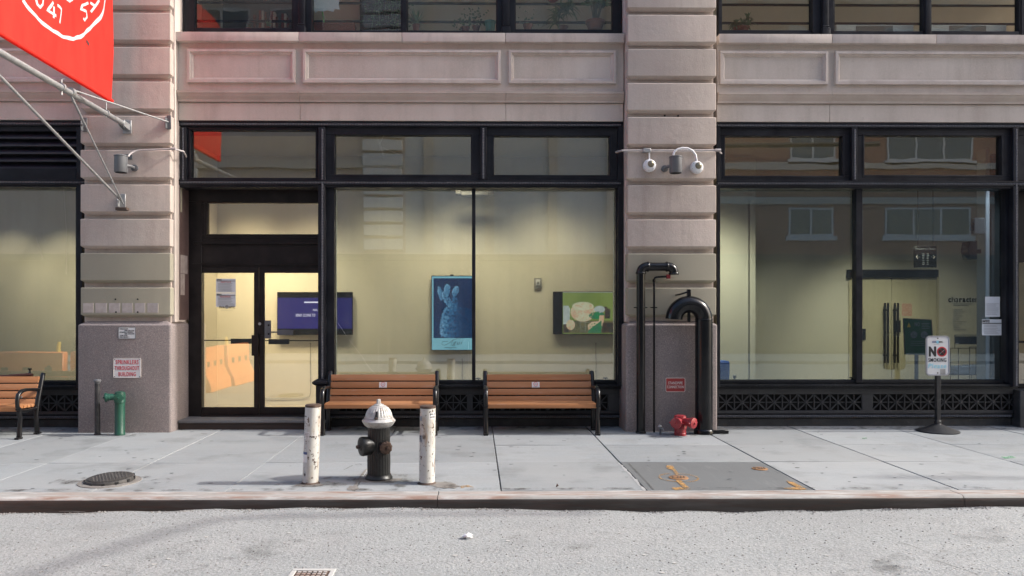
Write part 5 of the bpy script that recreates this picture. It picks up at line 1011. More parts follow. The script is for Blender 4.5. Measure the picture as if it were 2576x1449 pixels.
# ---------------- wall signs
def wall_sign(name, label, u0, v0, u1, v1, Y, mat, edge=None):
    t = thing(name, label, 'sign', P((u0+u1)/2, (v0+v1)/2, Y), 'enamel signs on the granite bases'); um = (u0+u1)/2
    MB().levels(0, 0, 0, 0, [(0, 0)]) if 0 else None
    x0, x1, z0, z1 = XU(u0, Y), XU(u1, Y), ZV(v1, Y, um), ZV(v0, Y, um); r = .014; pts = []
    for cx, cz, a in ((x1-r, z1-r, 0), (x0+r, z1-r, pi/2), (x0+r, z0+r, pi), (x1-r, z0+r, 1.5*pi)): pts += [(cx+r*cos(a+pi/2*i/4), Y, cz+r*sin(a+pi/2*i/4)) for i in range(5)]
    MB().prism(pts, (0, .008, 0)).obj('plate', mat, t, smooth=False)
    if edge:
        q = MB()
        for a, b in zip(pts, pts[1:]+pts[:1]): q.bar((a[0], Y-.001, a[2]), (b[0], Y-.001, b[2]), .006, .006)
        q.obj('plate_border', edge, t, smooth=False)
    return t
YN = YG-.009
t = wall_sign('sprinkler_sign', 'white sign with red capitals about sprinklers on the left granite base', 285.8, 901.6, 354, 950, YN, 'signwhite', 'ink_white')
textat('SPRINKLERS', 291, 905.5, 348.5, 916.3, YN-.002, 'ink_red', t, bold=.018); textat('THROUGHOUT', 288.7, 920.8, 350, 931.3, YN-.002, 'ink_red', t, bold=.018); textat('BUILDING', 298, 936, 341.5, 946.5, YN-.002, 'ink_red', t, bold=.018)
q = MB()
for u, v in ((288.5, 904), (351.5, 904), (288.5, 947.5), (351.5, 947.5)): q.lathe([(.008, 0), (.006, .004)], P(u, v, YN), (0, -1, 0), 8)
q.obj('screw', 'greypaint', t)
t = wall_sign('tank_sign', 'small white plate with six lines of black capitals on the left granite base', 298, 823, 341, 852, YN, 'signwhite', 'greypaint')
for i, (s_, a, b) in enumerate((('DESIGN SIZE', 301, 322), ('5000 GALLONS', 313, 338), ('WORKING CAPACITY', 301, 335), ('4500 GALLONS', 313, 338), ('TANK # 001', 301, 320.5), ('FUEL GRADE 2', 301, 325))): textat(s_, a, 826+i*4.1, b, 828.9+i*4.1, YN-.002, 'ink_black', t, bold=.02)
t = wall_sign('standpipe_sign', 'red sign with cream capitals about a standpipe on the right granite base', 1675, 951, 1723, 985.6, YN, 'signred', 'ink_white')
textat('STANDPIPE', 1681, 960, 1717, 967, YN-.002, 'ink_white', t, bold=.025); textat('CONNECTION', 1678.3, 970, 1719.8, 976.8, YN-.002, 'ink_white', t, bold=.025)

# ---------------- no smoking sign on a stand
g = G(2359, 1085.5); YT = g.y; t = thing('sign_stand', 'white no smoking sign on a dark post with a domed base', 'sign', g)
MB().lathe([(.275, 0), (.28, .012), (.262, .022), (.15, .065), (.07, .10), (.045, .108), (.04, .12)], g, n=40).obj('base', 'post', t)
xq = g.x; MB().box(xq-.03, xq+.03, YT-.03, YT+.03, .11, ZV(845, YT, 2359)-.05).obj('post', 'post', t, bev=.006); MB().box(xq-.036, xq+.036, YT-.036, YT+.036, .11, .16).obj('post_socket', 'post', t, bev=.005)
Yp = YT-.04; x0, x1, z0, z1 = XU(2329.8, Yp), XU(2388.5, Yp), ZV(944.5, Yp, 2359), ZV(845.5, Yp, 2359)
def rrect(x0, x1, z0, z1, r, y, n=6):
    pts = []
    for cx, cz, a in ((x1-r, z1-r, 0), (x0+r, z1-r, pi/2), (x0+r, z0+r, pi), (x1-r, z0+r, 1.5*pi)): pts += [(cx+r*cos(a+pi/2*i/n), y, cz+r*sin(a+pi/2*i/n)) for i in range(n+1)]
    return pts
pp = MB().prism(rrect(x0, x1, z0, z1, .05, Yp), (0, .008, 0)).obj('sign_plate', 'signwhite', t, smooth=False)
q = MB(); pb_ = rrect(x0+.012, x1-.012, z0+.012, z1-.012, .042, Yp-.0015)
for a, b in zip(pb_, pb_[1:]+pb_[:1]): q.bar(a, b, .006, .002)
q.obj('border_line', 'ink_blue', pp, smooth=False)
q = MB(); pe = rrect(x0, x1, z0, z1, .05, Yp+.003)
for a, b in zip(pe, pe[1:]+pe[:1]): q.bar(a, b, .012, .010)
q.obj('plate_rim', 'galv', t, smooth=False)
yy = Yp-.002
textat('SVA', 2345.5, 858, 2356, 862.5, yy, 'ink_blue', pp, bold=.03); textat('NYC', 2362, 858, 2371.5, 862.5, yy, 'ink_black', pp, bold=.03)
c = P(2359, 860.5, yy); MB().prism([(c.x+.02*cos(2*pi*i/14)*(1+.3*(i % 2)), yy, c.z+.02*sin(2*pi*i/14)*(1+.3*(i % 2))) for i in range(14)], (0, .001, 0)).obj('emblem', 'ink_cyan', pp, smooth=False)
lines(2349, 2368, [865.5], yy, 'ink_grey', pp, .6); textat('N', 2336.5, 871.5, 2355, 897, yy, 'ink_black', pp, bold=.06)
c = P(2369.5, 884.8, yy); q = MB(); ringm(q, (c.x, c.z), .055, .072, yy-.001, .002); q.bar((c.x-.046, yy-.0015, c.z+.046), (c.x+.046, yy-.0015, c.z-.046), .017, .002); q.obj('prohibition_ring', 'ink_red', pp, smooth=False)
MB().prism(disc((c.x, c.z), .056, yy), (0, .0008, 0)).obj('ring_field', 'ink_black', pp, smooth=False); q = MB(); q.bar((c.x-.034, yy-.0008, c.z-.03), (c.x+.035, yy-.0008, c.z+.028), .014, .001); q.obj('cigarette', 'ink_white', pp, smooth=False)
textat('SMOKING', 2335.5, 900.5, 2380.5, 910.5, yy, 'ink_black', pp, bold=.025); textat('Please', 2335, 914.5, 2380.5, 926.5, yy, 'ink_cyan', pp, bold=.03, shear=.15)
MB().fr(2365.5, 928.5, 2378.5, 942, yy-.001, yy+.001).obj('torn_sticker', 'galv', pp, smooth=False)
q = MB()
for v in (851, 938): q.lathe([(.01, 0), (.008, .005)], P(2359, v, Yp), (0, -1, 0), 8)
q.obj('plate_bolt', 'rust', pp)

# ================================================================== benches
def bench():
    L = 1.52; t = thing('park_bench', 'brown slatted bench with black iron ends before the doors and centre window', 'bench', (0, 0, 0), 'wooden benches along the storefront', local=True)
    # local axes: x along the bench, y = 0 at the front feet, towards the wall positive
    for y, z in ((.02, .415), (.105, .42), (.19, .418), (.275, .415), (.36, .413)): MB().box(0, L, y-.036, y+.036, z-.02, z+.02).obj('seat_slat', 'wood', t, bev=.005, seg=2)
    MB().box(0, L, -.022, .012, .375, .433).obj('front_slat', 'wood', t, bev=.006, seg=2)
    for i in range(4):
        z = .449+i*.1025; y = .425+i*.030; MB().boxm(Matrix.Translation((L/2, y, z)) @ Matrix.Rotation(-.28, 4, 'X'), L, .03, .091).obj('back_slat', 'wood', t, bev=.006, seg=2)
    for x in (-.022, L+.022):
        q = MB()
        def strip(pts, w_, th): 
            for a, b in zip(pts, pts[1:]): q.bar((x, a[0], a[1]), (x, b[0], b[1]), w_, th)
        q.tube([(x, .43, .0), (x, .415, .12), (x, .40, .26), (x, .42, .40), (x, .455, .52), (x, .505, .66), (x, .55, .79), (x, .575, .835), (x, .60, .83)], [.027, .025, .024, .028, .028, .027, .027, .026, .018], 10, sq=1.3)
        q.tube([(x, .0, .0), (x, .015, .16), (x, .03, .28), (x, .0, .36), (x, .01, .40)], [.028, .025, .024, .027, .027], 10, sq=1.3)
        q.tube([(x, .0, .375), (x, .2, .36), (x, .42, .37)], .022, 8)
        q.tube([(x, .01, .40), (x, -.035, .44), (x, -.04, .52), (x, -.02, .60), (x, .05, .64), (x, .16, .652), (x, .30, .64), (x, .44, .625), (x, .50, .63)], [.024, .022, .022, .024, .026, .024, .022, .022, .02], 10, sq=1.3)
        q.tube([(x, -.01, .60), (x, .0, .55), (x, .05, .545), (x, .06, .58)], [.014, .013, .012, .008], 7)
        q.boxm(Matrix.Translation((x, -.01, .012)), .055, .10, .024); q.boxm(Matrix.Translation((x, .435, .012)), .055, .10, .024)
        q.lathe([(.022, -.03), (.022, .03)], (x, -.012, .405), (1, 0, 0), 10)
        q.obj('end_frame', 'cast', t, ang=55)
    q = MB(); q.bar((0, .2, .375), (L, .2, .375), .03, .02); q.bar((0, .40, .36), (L, .40, .36), .02, .02); q.obj('cross_rail', 'cast', t); return t
b1 = bench(); lY = 10.60
b1.location = (XU(829.5, 11.03)+.005, lY, 0); b1['label'] = 'brown slatted bench behind the black hydrant'
b2 = copy_tree(b1); b2.location = (XU(1226, 11.03)-.005, lY, 0); b2['label'] = 'brown slatted bench nearest the right pier'
b3 = copy_tree(b1); b3.location = (XU(92, 10.78)-1.52, 10.33, 0); b3['label'] = 'brown slatted bench cut off by the left picture edge'
def sticker(b, u, v, lab):
    c = P(u, v, lY+.44); t = thing('no_smoking_sticker', lab, 'sticker', c, 'no smoking stickers on the benches'); w_, h = .112, .082; y = lY+.425+2*.03-.019
    mt = Matrix.Translation((c.x, y, .655)) @ Matrix.Rotation(-.28, 4, 'X')
    def loc(m): m.v = [tuple(mt @ Vector(p)) for p in m.v]; return m
    loc(MB().box(-w_/2, w_/2, -.0015, .001, -h/2, h/2)).obj('label', 'signwhite', t, smooth=False); loc(ringm(MB().bar((-.022, -.003, .031), (.022, -.003, -.01), .005, .001), (0, .01), .026, .032, -.003, .001)).obj('ring', 'ink_red', t, smooth=False)
    loc(MB().bar((-.02, -.0022, .006), (.016, -.0022, .006), .006, .001).bar((-.005, -.0022, .016), (.016, -.0022, .024), .004, .001)).obj('cigarette', 'ink_black', t, smooth=False); l = lettering('NO SMOKING', -.045, .045, -.036, -.027, -.002, 'ink_black', t, bold=.03); l.data.transform(mt)
sticker(b1, 963, 968, 'small white no smoking sticker on the bench behind the hydrant'); sticker(b2, 1348, 966, 'small white no smoking sticker on the bench nearest the right pier')
a = P(-60, 945, 10.98); t = thing('wooden_pole', 'dark red brown wooden pole behind the left bench', 'pole', P(40, 948, 10.98))
MB().tube([P(-200, 955, 11.12), P(20, 946.5, 11.12), P(76, 943, 11.12), P(82, 944, 11.12)], [.02, .024, .03, .022], 12).obj('shaft', 'logwood', t); MB().lathe([(.022, 0), (.014, .02), (.012, .05), (.026, .06), (.024, .08)], P(75, 940, 11.12), n=10).obj('knob', 'tvblack', t)

# ================================================================== bollards, hydrant
def bollard(ub, ut, vb, vt, label, stick):
    g = G(ub, vb); tp = P(ut, vt, g.y); t = thing('bollard', label, 'bollard', g, 'white bollards beside the hydrant'); r = .079; m = MB(); n = 14
    pts = [g.lerp(Vector((tp.x, g.y, tp.z)), i/n) for i in range(-1, n+1)]
    m.tube(pts, [r*(1+.006*sin(i*2.1)) for i in range(len(pts))], 32); m.obj('tube', 'bollard', t); tz = Vector((tp.x, g.y, tp.z)); q = MB(); q.lathe([(r*1.005, -.022), (r*1.012, -.018), (r*1.012, .001), (r*.93, .004)], tz, n=32); q.obj('rim', 'rust', t)
    q = MB(); q.lathe([(r*1.25, 0), (r*1.12, .008), (r, .02)], g, n=32); q.obj('foot_weld', 'rust', t)
    for (v0, v1, a0, a1, mat, txt) in stick:      # stickers bent round the tube
        q = MB(); z0, z1 = ZV(v1, g.y-r, ub), ZV(v0, g.y-r, ub); k = 8
        for z in (z0, z1):
            cx = g.x+(tz.x-g.x)*z/tz.z
            for i in range(k+1): a_ = radians(a0+(a1-a0)*i/k); q.v.append((cx+sin(a_)*r*1.022, g.y-cos(a_)*r*1.022, z))
        for i in range(k): q.f.append((i, i+1, k+2+i, k+1+i))
        so_ = q.obj('sticker', mat, t)
        for i, s_ in enumerate(txt):
            zz1 = z1-.006-(z1-z0-.008)*i/len(txt); h = (z1-z0-.012)/len(txt)*.78; cx = g.x+(tz.x-g.x)*z0/tz.z; l = lettering(s_, -.5, .5, zz1-h, zz1, 0, 'ink_black', so_, bold=.05, depth=.0004)
            for v in l.data.vertices: a_ = radians(a0+6+(a1-a0-12)*(v.co.x+.5)); v.co = (cx+sin(a_)*r*1.03, g.y-cos(a_)*r*1.03+v.co.y, v.co.z)
bollard(780.8, 788, 1216, 1018, 'chipped white bollard left of the hydrant', [(1087, 1105, -72, -8, 'signwhite', ('ZION', 'SEVEN', 'ZI-VEN', 'SEV-ON')), (1138, 1144, -85, -20, 'ink_blue', ()), (1145, 1164, -85, -18, 'signwhite', ())])
bollard(1074, 1076.2, 1216, 1021, 'chipped white bollard right of the hydrant', [(1039, 1055, 15, 70, 'signwhite', ('PU', 'iON')), (1048, 1060, -75, -40, 'ink_grey', ()), (1096, 1114, -80, -35, 'ink_grey', ('K',))])
g = G(953, 1204.5); hx, hy = g.x, g.y; t = thing('fire_hydrant', 'black fluted fire hydrant with a silver painted bonnet', 'hydrant', g); k = 1/242.8   # metres per sheet pixel at the hydrant
flute = lambda a, h: 1+.05*(abs(cos(a*12))**.5-.6)*min(1, max(0, (h-.06)/.04))
def hz(v): return (1204.5-v)*.00412
MB().lathe([(.142, -.01), (.142, .02), (.13, .035), (.125, .05), (.117, .055)], g, n=48).obj('base_flange', 'hyd', t)
MB().lathe([(.118, .05), (.118, .2), (.115, .34), (.113, .48), (.114, hz(1068)-.01)], g, n=144, mod=flute).obj('barrel', 'hyd', t)
zr = hz(1070)
MB().lathe([(.112, zr-.02), (.132, zr-.006), (.148, zr+.006), (.156, zr+.02), (.170, zr+.040), (.173, zr+.050), (.168, zr+.058), (.156, zr+.066), (.147, zr+.078), (.150, zr+.083), (.143, zr+.09)], g, n=64, mod=lambda a, h: 1+.008*sin(a*5)+.006*sin(a*11+2)).obj('bonnet_rim', 'silver', t)
rib = lambda a, h: 1+.06*(abs(cos(a*13))**.6-.6)*max(0, min(1, (h-zr-.09)/.02))*max(0, min(1, (zr+.205-h)/.02))
MB().lathe([(.142, zr+.086), (.139, zr+.10), (.130, zr+.128), (.117, zr+.155), (.098, zr+.181), (.075, zr+.2), (.052, zr+.209), (.05, zr+.216), (.036, zr+.222), (.028, zr+.224)], g, n=156, mod=rib).obj('bonnet', 'silver', t)
MB().lathe([(.027, zr+.22), (.024, zr+.23), (.022, zr+.264), (.018, zr+.27)], g, n=5).obj('operating_nut', 'silver', t)
m = MB(); m.prism([(hx-.03, hy-.151, zr+.083), (hx+.012, hy-.151, zr+.083), (hx-.0, hy-.123, zr+.158), (hx-.014, hy-.123, zr+.158)], (0, .02, 0)); m.obj('bonnet_opening', 'void', t, smooth=False); MB().box(hx-.024, hx+.006, hy-.160, hy-.14, zr+.081, zr+.10).obj('bonnet_lug', 'rust', t, bev=.004)
d = Vector((-.86, -.51, 0)).normalized(); c = Vector((hx, hy, hz(1119)))
MB().lathe([(.090, .06), (.092, .11), (.096, .14), (.099, .150), (.099, .185), (.094, .198), (.06, .206)], c, d, 36).obj('steamer_outlet', 'hyd', t); q = MB(); q.lathe([(.05, .2), (.045, .212), (.02, .216)], c, d, 28); q.obj('outlet_face', 'hyd', t); MB().lathe([(.022, .205), (.02, .245), (.012, .25)], c, d, 5).obj('outlet_nut', 'capbrown', t)
d2 = Vector((.55, -.83, 0)).normalized(); c2_ = Vector((hx, hy, hz(1121)))
MB().lathe([(.062, .08), (.064, .13), (.069, .135), (.069, .15)], c2_, d2, 30).obj('hose_outlet', 'hyd', t); MB().lathe([(.066, .15), (.066, .172), (.05, .182), (.045, .183)], c2_, d2, 60, mod=lambda a, h: 1+.035*(1 if sin(a*10) > 0 else -1)).obj('outlet_cap', 'capbrown', t); MB().lathe([(.022, .18), (.019, .21), (.01, .214)], c2_, d2, 5).obj('outlet_nut', 'capbrown', t)
MB().box(-.1, .1, -.01, .01, 0, .01).obj('_', 'hyd') if 0 else None

# ================================================================== covers, marks and litter on the ground
g = G(276, 1211.5); t = thing('manhole_cover', 'round raised iron manhole cover in the left sidewalk', 'manhole cover', g)
MB().lathe([(.300, -.01), (.296, .006), (.25, .010)], g, n=48).obj('surround', 'damp', t)
tilt = Matrix.Translation(g+Vector((0, 0, .012))) @ Matrix.Rotation(radians(3.0), 4, 'X') @ Matrix.Rotation(radians(-2), 4, 'Y')
def tl(m, o=tilt): m.v = [tuple(o @ Vector(p)) for p in m.v]; return m
tl(MB().lathe([(.235, -.03), (.235, .016), (.224, .032), (.198, .036)], n=64)).obj('iron_ring', 'cover_iron', t); q = MB()
q.lathe([(.2, .0), (.2, .040), (.19, .042)], n=48)
tl(q).obj('lid', 'cover_iron', t); q = MB(); st_ = .034
for i in range(-6, 7):
    for j in range(-6, 7):
        x, y = i*st_+(j % 2)*st_/2, j*st_*.9
        if x*x+y*y < .176**2: q.add([(x-.012, y, .0415), (x, y-.012, .0415), (x+.012, y, .0415), (x, y+.012, .0415), (x, y, .049)], [(0,1,4),(1,2,4),(2,3,4),(3,0,4)])
stuffpart(tl(q).obj('tread_studs', 'cover_iron', t, smooth=False)); q = MB()
for a in range(12): aa = a*pi/6+.2; q.boxm(Matrix.Rotation(aa, 4, 'Z') @ Matrix.Translation((.231, 0, .012)), .02, .03, .026)
tl(q).obj('lifting_notch', 'void', t, smooth=False)
# roadway access cover at the bottom edge
zc = ROADZ; t = thing('road_cover', 'square iron access cover with a pale frame set in the road', 'access cover', G(780, 1446, zc)); a = G(737, 1433, zc); b = G(846, 1433, zc); xw = b.x-a.x; x0, y1 = a.x, a.y; y0 = y1-.46
q = MB(); q.box(x0-.0, x0+xw, y1-.035, y1, zc-.05, zc+.008); q.box(x0, x0+xw, y0, y0+.035, zc-.05, zc+.008); q.box(x0, x0+.035, y0+.035, y1-.035, zc-.05, zc+.0075); q.box(x0+xw-.035, x0+xw, y0+.035, y1-.035, zc-.05, zc+.0075); q.obj('frame', 'chip', t, bev=.003)
MB().box(x0+.036, x0+xw-.036, y0+.036, y1-.036, zc-.05, zc+.002).obj('lid', 'rust', t); q = MB(); nn = 6; ww = (xw-.09)/nn
for i in range(nn):
    for j in range(9):
        if (i, j) in ((3, 8), (2, 8), (3, 7), (2, 7)): continue
        q.box(x0+.05+i*ww, x0+.05+i*ww+ww*.62, y1-.05-j*.043-.028, y1-.05-j*.043, zc+.001, zc+.008)
q.obj('tread_bars', 'kerb', t, smooth=False)['kind'] = 'stuff'
q = MB(); q.lathe([(.018, .0), (.016, .004)], (x0+xw*.5, y1-.09, zc+.0025), n=12); q.obj('key_hole', 'void', t)
# round utility caps in the dark slab
for k_, (u, v, r) in enumerate(((1707, 1202, .10), (1911.5, 1179.5, .085))):
    g = G(u, v); t = thing('utility_cap', ('round' if not k_ else 'smaller')+' rust orange utility cap in the dark slab, '+('ringed in orange paint' if not k_ else 'near its far corner'), 'utility cap', g, 'utility caps in the dark slab')
    MB().lathe([(r, -.01), (r, .005), (r*.93, .008)], g, n=28).obj('cap_disc', 'cap_rust', t); q = MB()
    for (a0, b0, a1, b1) in ((-.7, -.25, -.5, .3), (-.7, .3, .0, .3), (-.3, -.3, .1, .25), (.1, -.3, .35, .3), (.5, -.25, .62, .25), (-.6, -.3, .2, -.3)): q.bar(g+Vector((a0*r, b0*r*1.6, .009)), g+Vector((a1*r, b1*r*1.6, .009)), .014, .003)
    q.obj('cast_mark', 'rust', t, smooth=False)
def flatpoly(name, mat, pts, label, cat=None, th=.0012, parent=None):
    o = MB().prism([Vector(p) for p in pts], (0, 0, th)).obj(name, mat, parent, smooth=False); return o
mk_ = part('paint_mark', sw)
def paint(pts_uv, mat, z=.0035): flatpoly('paint_stroke', mat, [G(u, v, 0)+Vector((0, 0, z)) for u, v in pts_uv], None, parent=mk_)
g = G(1707, 1202); q = MB()
for i in range(40):
    a0, a1 = 2*pi*i/40, 2*pi*(i+1)/40
    if i in (9, 10, 29, 30): continue
    q.prism([g+Vector((.19*cos(a0), .19*sin(a0), .0035)), g+Vector((.205*cos(a0), .205*sin(a0), .0035)), g+Vector((.205*cos(a1), .205*sin(a1), .0035)), g+Vector((.19*cos(a1), .19*sin(a1), .0035))], (0, 0, .001))
q.obj('paint_ring', 'paint_or', mk_, smooth=False)
paint([(1676, 1172), (1692, 1171), (1697, 1180), (1709, 1194), (1700, 1195), (1692, 1183), (1678, 1179)], 'paint_or'); paint([(1700, 1209), (1712, 1208), (1738, 1232), (1724, 1233)], 'paint_or'); paint([(1690, 1228), (1712, 1226), (1724, 1232), (1698, 1234)], 'paint_or')
paint([(1978, 1210), (1994, 1213), (2012, 1222), (2030, 1232), (1992, 1233), (1970, 1229), (2004, 1226), (1985, 1217)], 'paint_or'); paint([(2518, 1149), (2545, 1148), (2556, 1152), (2528, 1154)], 'paint_gr'); paint([(2168, 1102), (2180, 1101), (2182, 1104), (2170, 1105)], 'paint_gr')
paint([(1158, 1224), (1180, 1221), (1192, 1227), (1172, 1226), (1160, 1229)], 'paint_or')
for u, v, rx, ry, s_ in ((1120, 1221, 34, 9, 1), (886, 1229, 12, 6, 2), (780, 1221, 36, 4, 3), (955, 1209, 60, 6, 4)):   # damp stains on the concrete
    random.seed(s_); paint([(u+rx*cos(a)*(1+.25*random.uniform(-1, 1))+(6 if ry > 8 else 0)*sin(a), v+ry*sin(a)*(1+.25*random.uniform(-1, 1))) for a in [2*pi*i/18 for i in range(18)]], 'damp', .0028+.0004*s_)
random.seed(11)
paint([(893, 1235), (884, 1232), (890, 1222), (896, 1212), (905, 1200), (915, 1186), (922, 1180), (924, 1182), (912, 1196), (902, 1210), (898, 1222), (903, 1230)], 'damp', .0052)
gum = part('gum_spots', sw); q = MB()
for i in range(150):
    x, y = random.uniform(-7, 8), random.uniform(KB+.1, 11.1); r = random.uniform(.008, .021)
    q.prism([(x+r*cos(a)*1.4, y+r*sin(a), .0032) for a in [2*pi*k_/8 for k_ in range(8)]], (0, 0, .001))
stuffpart(q.obj('gum_spot', 'gum', gum, smooth=False))
def crack(pts_uv, w0, z, mat, parent, name):
    pts = [G(u, v, z) for u, v in pts_uv]; fine = []
    for a, b in zip(pts, pts[1:]):
        n = max(2, int((b-a).length/.05)); fine += [a.lerp(b, i/n)+Vector((random.uniform(-.008, .008), random.uniform(-.008, .008), 0)) for i in range(n)]
    fine.append(pts[-1]); m = MB(); k = 0
    for i, p in enumerate(fine):
        t_ = fine[min(i+1, len(fine)-1)]-fine[max(i-1, 0)]; nn = Vector((-t_.y, t_.x, 0)).normalized()*w0*random.uniform(.4, 1.2)
        m.v += [tuple(p+nn), tuple(p-nn)]
        if i: m.f.append((k-2, k-1, k+1, k+3-2))
        if i: m.f[-1] = (k-2, k-1, k+1, k)
        k += 2
    return m.obj(name, mat, parent, smooth=False)
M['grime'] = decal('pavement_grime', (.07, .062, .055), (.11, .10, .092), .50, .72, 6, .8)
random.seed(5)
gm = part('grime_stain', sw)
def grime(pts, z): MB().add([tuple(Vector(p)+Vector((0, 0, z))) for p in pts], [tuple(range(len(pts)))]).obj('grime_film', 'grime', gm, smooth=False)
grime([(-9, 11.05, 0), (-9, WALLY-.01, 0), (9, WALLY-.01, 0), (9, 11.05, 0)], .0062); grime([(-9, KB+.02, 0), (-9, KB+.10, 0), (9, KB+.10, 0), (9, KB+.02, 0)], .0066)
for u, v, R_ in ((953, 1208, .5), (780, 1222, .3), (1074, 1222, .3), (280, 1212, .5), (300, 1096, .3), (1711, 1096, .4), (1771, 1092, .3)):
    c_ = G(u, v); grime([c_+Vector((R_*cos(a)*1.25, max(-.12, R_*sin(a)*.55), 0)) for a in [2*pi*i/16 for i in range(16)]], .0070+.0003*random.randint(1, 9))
M['road_stain'] = decal('road_stain', (.12, .12, .118), (.16, .158, .155), .54, .74, 2.2, .35)
for i in range(9):
    x, y, R_ = random.uniform(-4, 5), random.uniform(4.9, 6.7), random.uniform(.25, .6); MB().add([(x+R_*cos(a)*1.7, y+R_*sin(a)*.8, ROADZ+roadz(x, y)+.005+.0004*i) for a in [2*pi*j/14 for j in range(14)]], [tuple(range(14))]).obj('road_stain', 'road_stain', road, smooth=False)
M['crack'] = mk('dark_crack', (.05, .047, .043), .95, var=((30, 3, (.09, .085, .08), .8, .4, .6),)); M['caulk'] = mk('pale_joint_caulk', (.29, .295, .295), .85, var=((14, 4, (.27, .265, .26), .8, .45, .7),))
crack([(863, 1181), (873, 1178), (887, 1171)], .006, .0045, 'crack', sw, 'pavement_crack'); crack([(894, 1169), (906, 1167), (910, 1169)], .005, .0045, 'crack', sw, 'pavement_crack')
crack([(1557, 1164), (1590, 1198), (1622, 1234)], .016, .004, 'caulk', sw, 'joint_caulk'); crack([(1582, 1166), (1645, 1231)], .005, .0045, 'crack', sw, 'pavement_crack')
crack([(1640, 1234.5), (1800, 1234.5), (2052, 1234.5)], .014, .0045, 'caulk', sw, 'joint_caulk')
for a in ([(2258, 1362), (2300, 1375), (2340, 1392)], [(2330, 1404), (2376, 1416), (2440, 1437), (2462, 1447)], [(2059, 1372), (2080, 1379), (2098, 1386)]): crack(a, .0028, ROADZ+.004, 'crack', road, 'road_crack')
crack([(150, 1286), (215, 1287)], .008, ROADZ+.012, 'crack', road, 'road_crack')
# grit and pale chips on the road
q = MB()
def peb(q, x, y, z, r):
    a = random.uniform(0, 6); q.add([(x+r*cos(a+i*pi/2)*random.uniform(.7, 1.3), y+r*sin(a+i*pi/2)*random.uniform(.7, 1.3), z) for i in range(4)]+[(x, y, z+r*.8)], [(0,1,4),(1,2,4),(2,3,4),(3,0,4)])
for i in range(5200):
    x = random.uniform(-7, 8); y = KF-abs(random.gauss(0, .035)) if i < 2600 else random.uniform(3.5, KF); peb(q, x, y, ROADZ+roadz(x, y)-.002, random.uniform(.006, .013))
gr = q.obj('road_grit', 'grit', smooth=False); tag(gr, 'loose grit along the road edge by the kerb', None, kind='stuff')
q = MB()
for i in range(46):
    x, y = random.uniform(-5, 6), random.uniform(4.5, 6.9); r = random.uniform(.005, .017); z = ROADZ+roadz(x, y)+.003; a = random.uniform(0, 6)
    q.prism([(x+r*cos(b_)*1.6, y+r*sin(b_), z) for b_ in [a+2*pi*k_/6 for k_ in range(6)]], (0, 0, .002))
tag(q.obj('road_chips', 'chip', smooth=False), 'pale worn chips scattered over the road', None, kind='stuff')
g = G(1176.6, 1355, ROADZ); q = MB(); n = 7
bmm = bmesh.new(); bmesh.ops.create_icosphere(bmm, subdivisions=2, radius=.034)
for v in bmm.verts: v.co = Vector((v.co.x*1.2, v.co.y, v.co.z*.75))*random.uniform(.65, 1.2)
me = bpy.data.meshes.new('crumpled_paper'); bmm.to_mesh(me); bmm.free(); o = put('crumpled_paper', me, 'white'); o.location = g+Vector((0, 0, .022)); tag(o, 'crumpled white paper lying on the road', 'litter')
g = G(1399, 1226); q = MB(); q.tube([g+Vector((0, 0, .004)), g+Vector((.015, .004, .02)), g+Vector((.01, .01, .034))], [.004, .012, .003], 6); tag(q.obj('dry_leaf', 'rust'), 'small brown curled leaf on the sidewalk near the kerb', 'leaf')

# ================================================================== across the street, seen in the glass
def far_building(name, label, x0, x1, zt, mat, Yf=-7.4):
    t = thing(name, label, 'building', ((x0+x1)/2, Yf, 0)); MB().box(x0, x1, Yf-8, Yf, 3.9, zt).obj('wall', mat, t, smooth=False); MB().box(x0, x1, Yf-8, Yf-.15, -.3, 3.9).obj('shopfront', 'shop', t, smooth=False)
    MB().box(x0, x1, Yf-.1, Yf+.05, 3.7, 3.95).obj('shop_cornice', 'shop', t); return t
def far_window(t, x0, x1, z0, z1, Yf=-7.4, n=2):
    m = MB(); w_ = .07; m.box(x0-w_, x1+w_, Yf-.01, Yf+.03, z0-w_, z0); m.box(x0-w_, x1+w_, Yf-.01, Yf+.03, z1, z1+w_); m.box(x0-w_, x0, Yf-.01, Yf+.025, z0, z1); m.box(x1, x1+w_, Yf-.01, Yf+.025, z0, z1)
    for i in range(1, n): xx = x0+(x1-x0)*i/n; m.box(xx-.04, xx+.04, Yf-.01, Yf+.02, z0, z1)
    m.box(x0-.2, x1+.2, Yf-.01, Yf+.1, z0-.25, z0-w_-.002)
    f = m.obj('window', 'farwhite', t, smooth=False); MB().box(x0, x1, Yf+.003, Yf+.008, z0, z1).obj('window_pane', 'glass_far', f, smooth=False)
    MB().box(x0+.001, x1-.001, Yf+.0005, Yf+.0025, z0, z1).obj('blind', 'stucco', f, smooth=False)
fb = far_building('brick_building', 'red brick building with white windows across the street', 9.7, 30, 17.5, 'brick')
for (x0, x1) in ((12.55, 14.2), (16.4, 19.7), (21.6, 23.2), (25, 28)):
    for z0, z1 in ((4.75, 5.75), (7.75, 9.6), (11.0, 12.9)): far_window(fb, x0, x1, z0, z1, n=2 if x1-x0 < 2 else 3)
for z in (5.95, 7.3, 10.6, 13.9): MB().box(9.7, 30, -7.4, -7.3, z, z+.28).obj('stone_band', 'limeband', fb, smooth=False)
fs = far_building('stucco_building', 'plain grey building across the street', -2.75, 9.7, 17.5, 'stucco')
for x0 in (-2.0, .4, 2.9, 5.2, 7.7): MB().box(x0, x0+.35, -7.4, -7.3, 4.05, 17).obj('pilaster', 'limeband', fs, smooth=False)
for x0 in (-1.2, 1.3, 3.7, 6.1):
    for z0, z1 in ((11.0, 12.4), (14.2, 15.6)): far_window(fs, x0, x0+1.2, z0, z1)
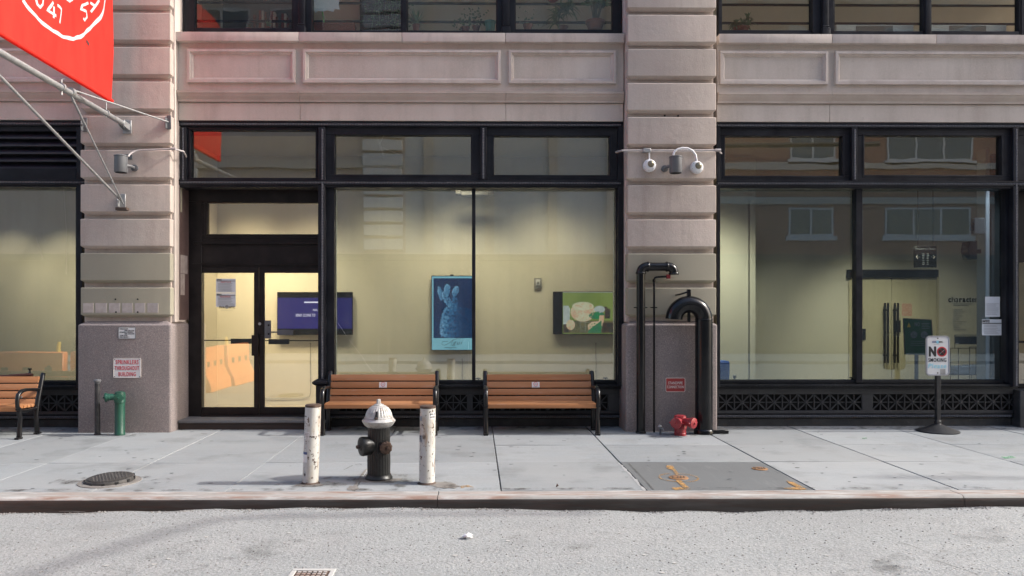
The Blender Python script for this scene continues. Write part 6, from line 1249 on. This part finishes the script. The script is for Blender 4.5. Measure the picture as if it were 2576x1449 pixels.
fl = far_building('limestone_building', 'rusticated limestone building across the street', -28, -2.75, 17.5, 'stone')
for z in [4.1+.55*i for i in range(24)]:
    for xx in (-4.4, -12.4, -20.4): MB().levels(xx, xx+1.55, 0, .3, [(z, .05), (z+.05, 0), (z+.43, 0), (z+.46, .03)], r=.03).mesh('x')if 0 else MB().box(xx, xx+1.55, -7.4, -7.2, z, z+.44).obj('stone_block', 'farwhite', fl, bev=.03)
for x0 in (-11, -8, -19, -16, -26, -23):
    for z0, z1 in ((11.6, 13.6), (15, 16.6)): far_window(fl, x0, x0+2, z0, z1)
for z in (7.3, 10.9, 14.4): MB().box(-28, -2.76, -7.4, -7.25, z, z+.3).obj('stone_band', 'limeband', fl, smooth=False)
# orange barriers left of the frame, also seen in the glass
def barrier(x, y, rot, i):
    t = thing('traffic_barrier', ('first', 'second', 'third', 'fourth', 'fifth')[i]+' orange plastic barrier of the row in the road', 'barrier', (x, y, ROADZ), 'orange barriers in the road', local=True); t.rotation_euler = (0, 0, rot)
    MB().prism([(-.75, -.28, 0), (-.75, .28, 0), (-.75, .26, .2), (-.75, .11, .5), (-.75, .09, 1.0), (-.75, -.09, 1.0), (-.75, -.11, .5), (-.75, -.26, .2)], (1.5, 0, 0)).obj('barrier_body', 'orange', t, bev=.02)
    q = MB()
    for xx in (-.45, 0, .45): q.boxm(Matrix.Translation((xx, 0, .62)), .14, .24, .12)
    q.obj('fork_hole', 'void', t, smooth=False); q = MB(); q.tube([(.6, 0, 1.0), (.6, 0, 1.12), (.62, 0, 1.2)], [.05, .04, .03], 8); q.obj('warning_light', 'yellow', t)
for i, (x, y, r) in enumerate(((-6.1, 3.75, 1.62), (-6.2, 5.3, 1.55), (-7.7, 6.78, .12), (-9.25, 6.86, 0.0), (-10.8, 6.85, .02))): barrier(x, y, r, i)
# unseen cables added above the frame, placed to cast shadows on road and sidewalk
def shadow_cable(pts, h, r, label):
    m = MB(); m.tube([Vector(p)+SD*((h-p[2])/SD.z) for p in pts], r, 8); return tag(m.obj('shadow_caster_cable', 'cable'), label, 'cable', 'unseen shadow casting cables above the street')
base = [(40, 1462), (67, 1446), (188, 1409), (323, 1368.6), (400, 1345), (457, 1328), (538, 1309), (610, 1303), (692, 1301), (817, 1299.6), (1059, 1296), (1320, 1292), (1500, 1290)]
shadow_cable([G(u, v, ROADZ) for u, v in base], 5.2, .05, 'unseen cable shaped to cast a curved shadow on the road')
shadow_cable([G(u, v, 0) for u, v in ((2200, 1200), (2400, 1202), (2800, 1204), (3400, 1205))], 5.6, .05, 'unseen straight cable added to shade a strip of sidewalk')  # straight cable added only for the sidewalk shadow band
bpy.data.objects.remove(_to)
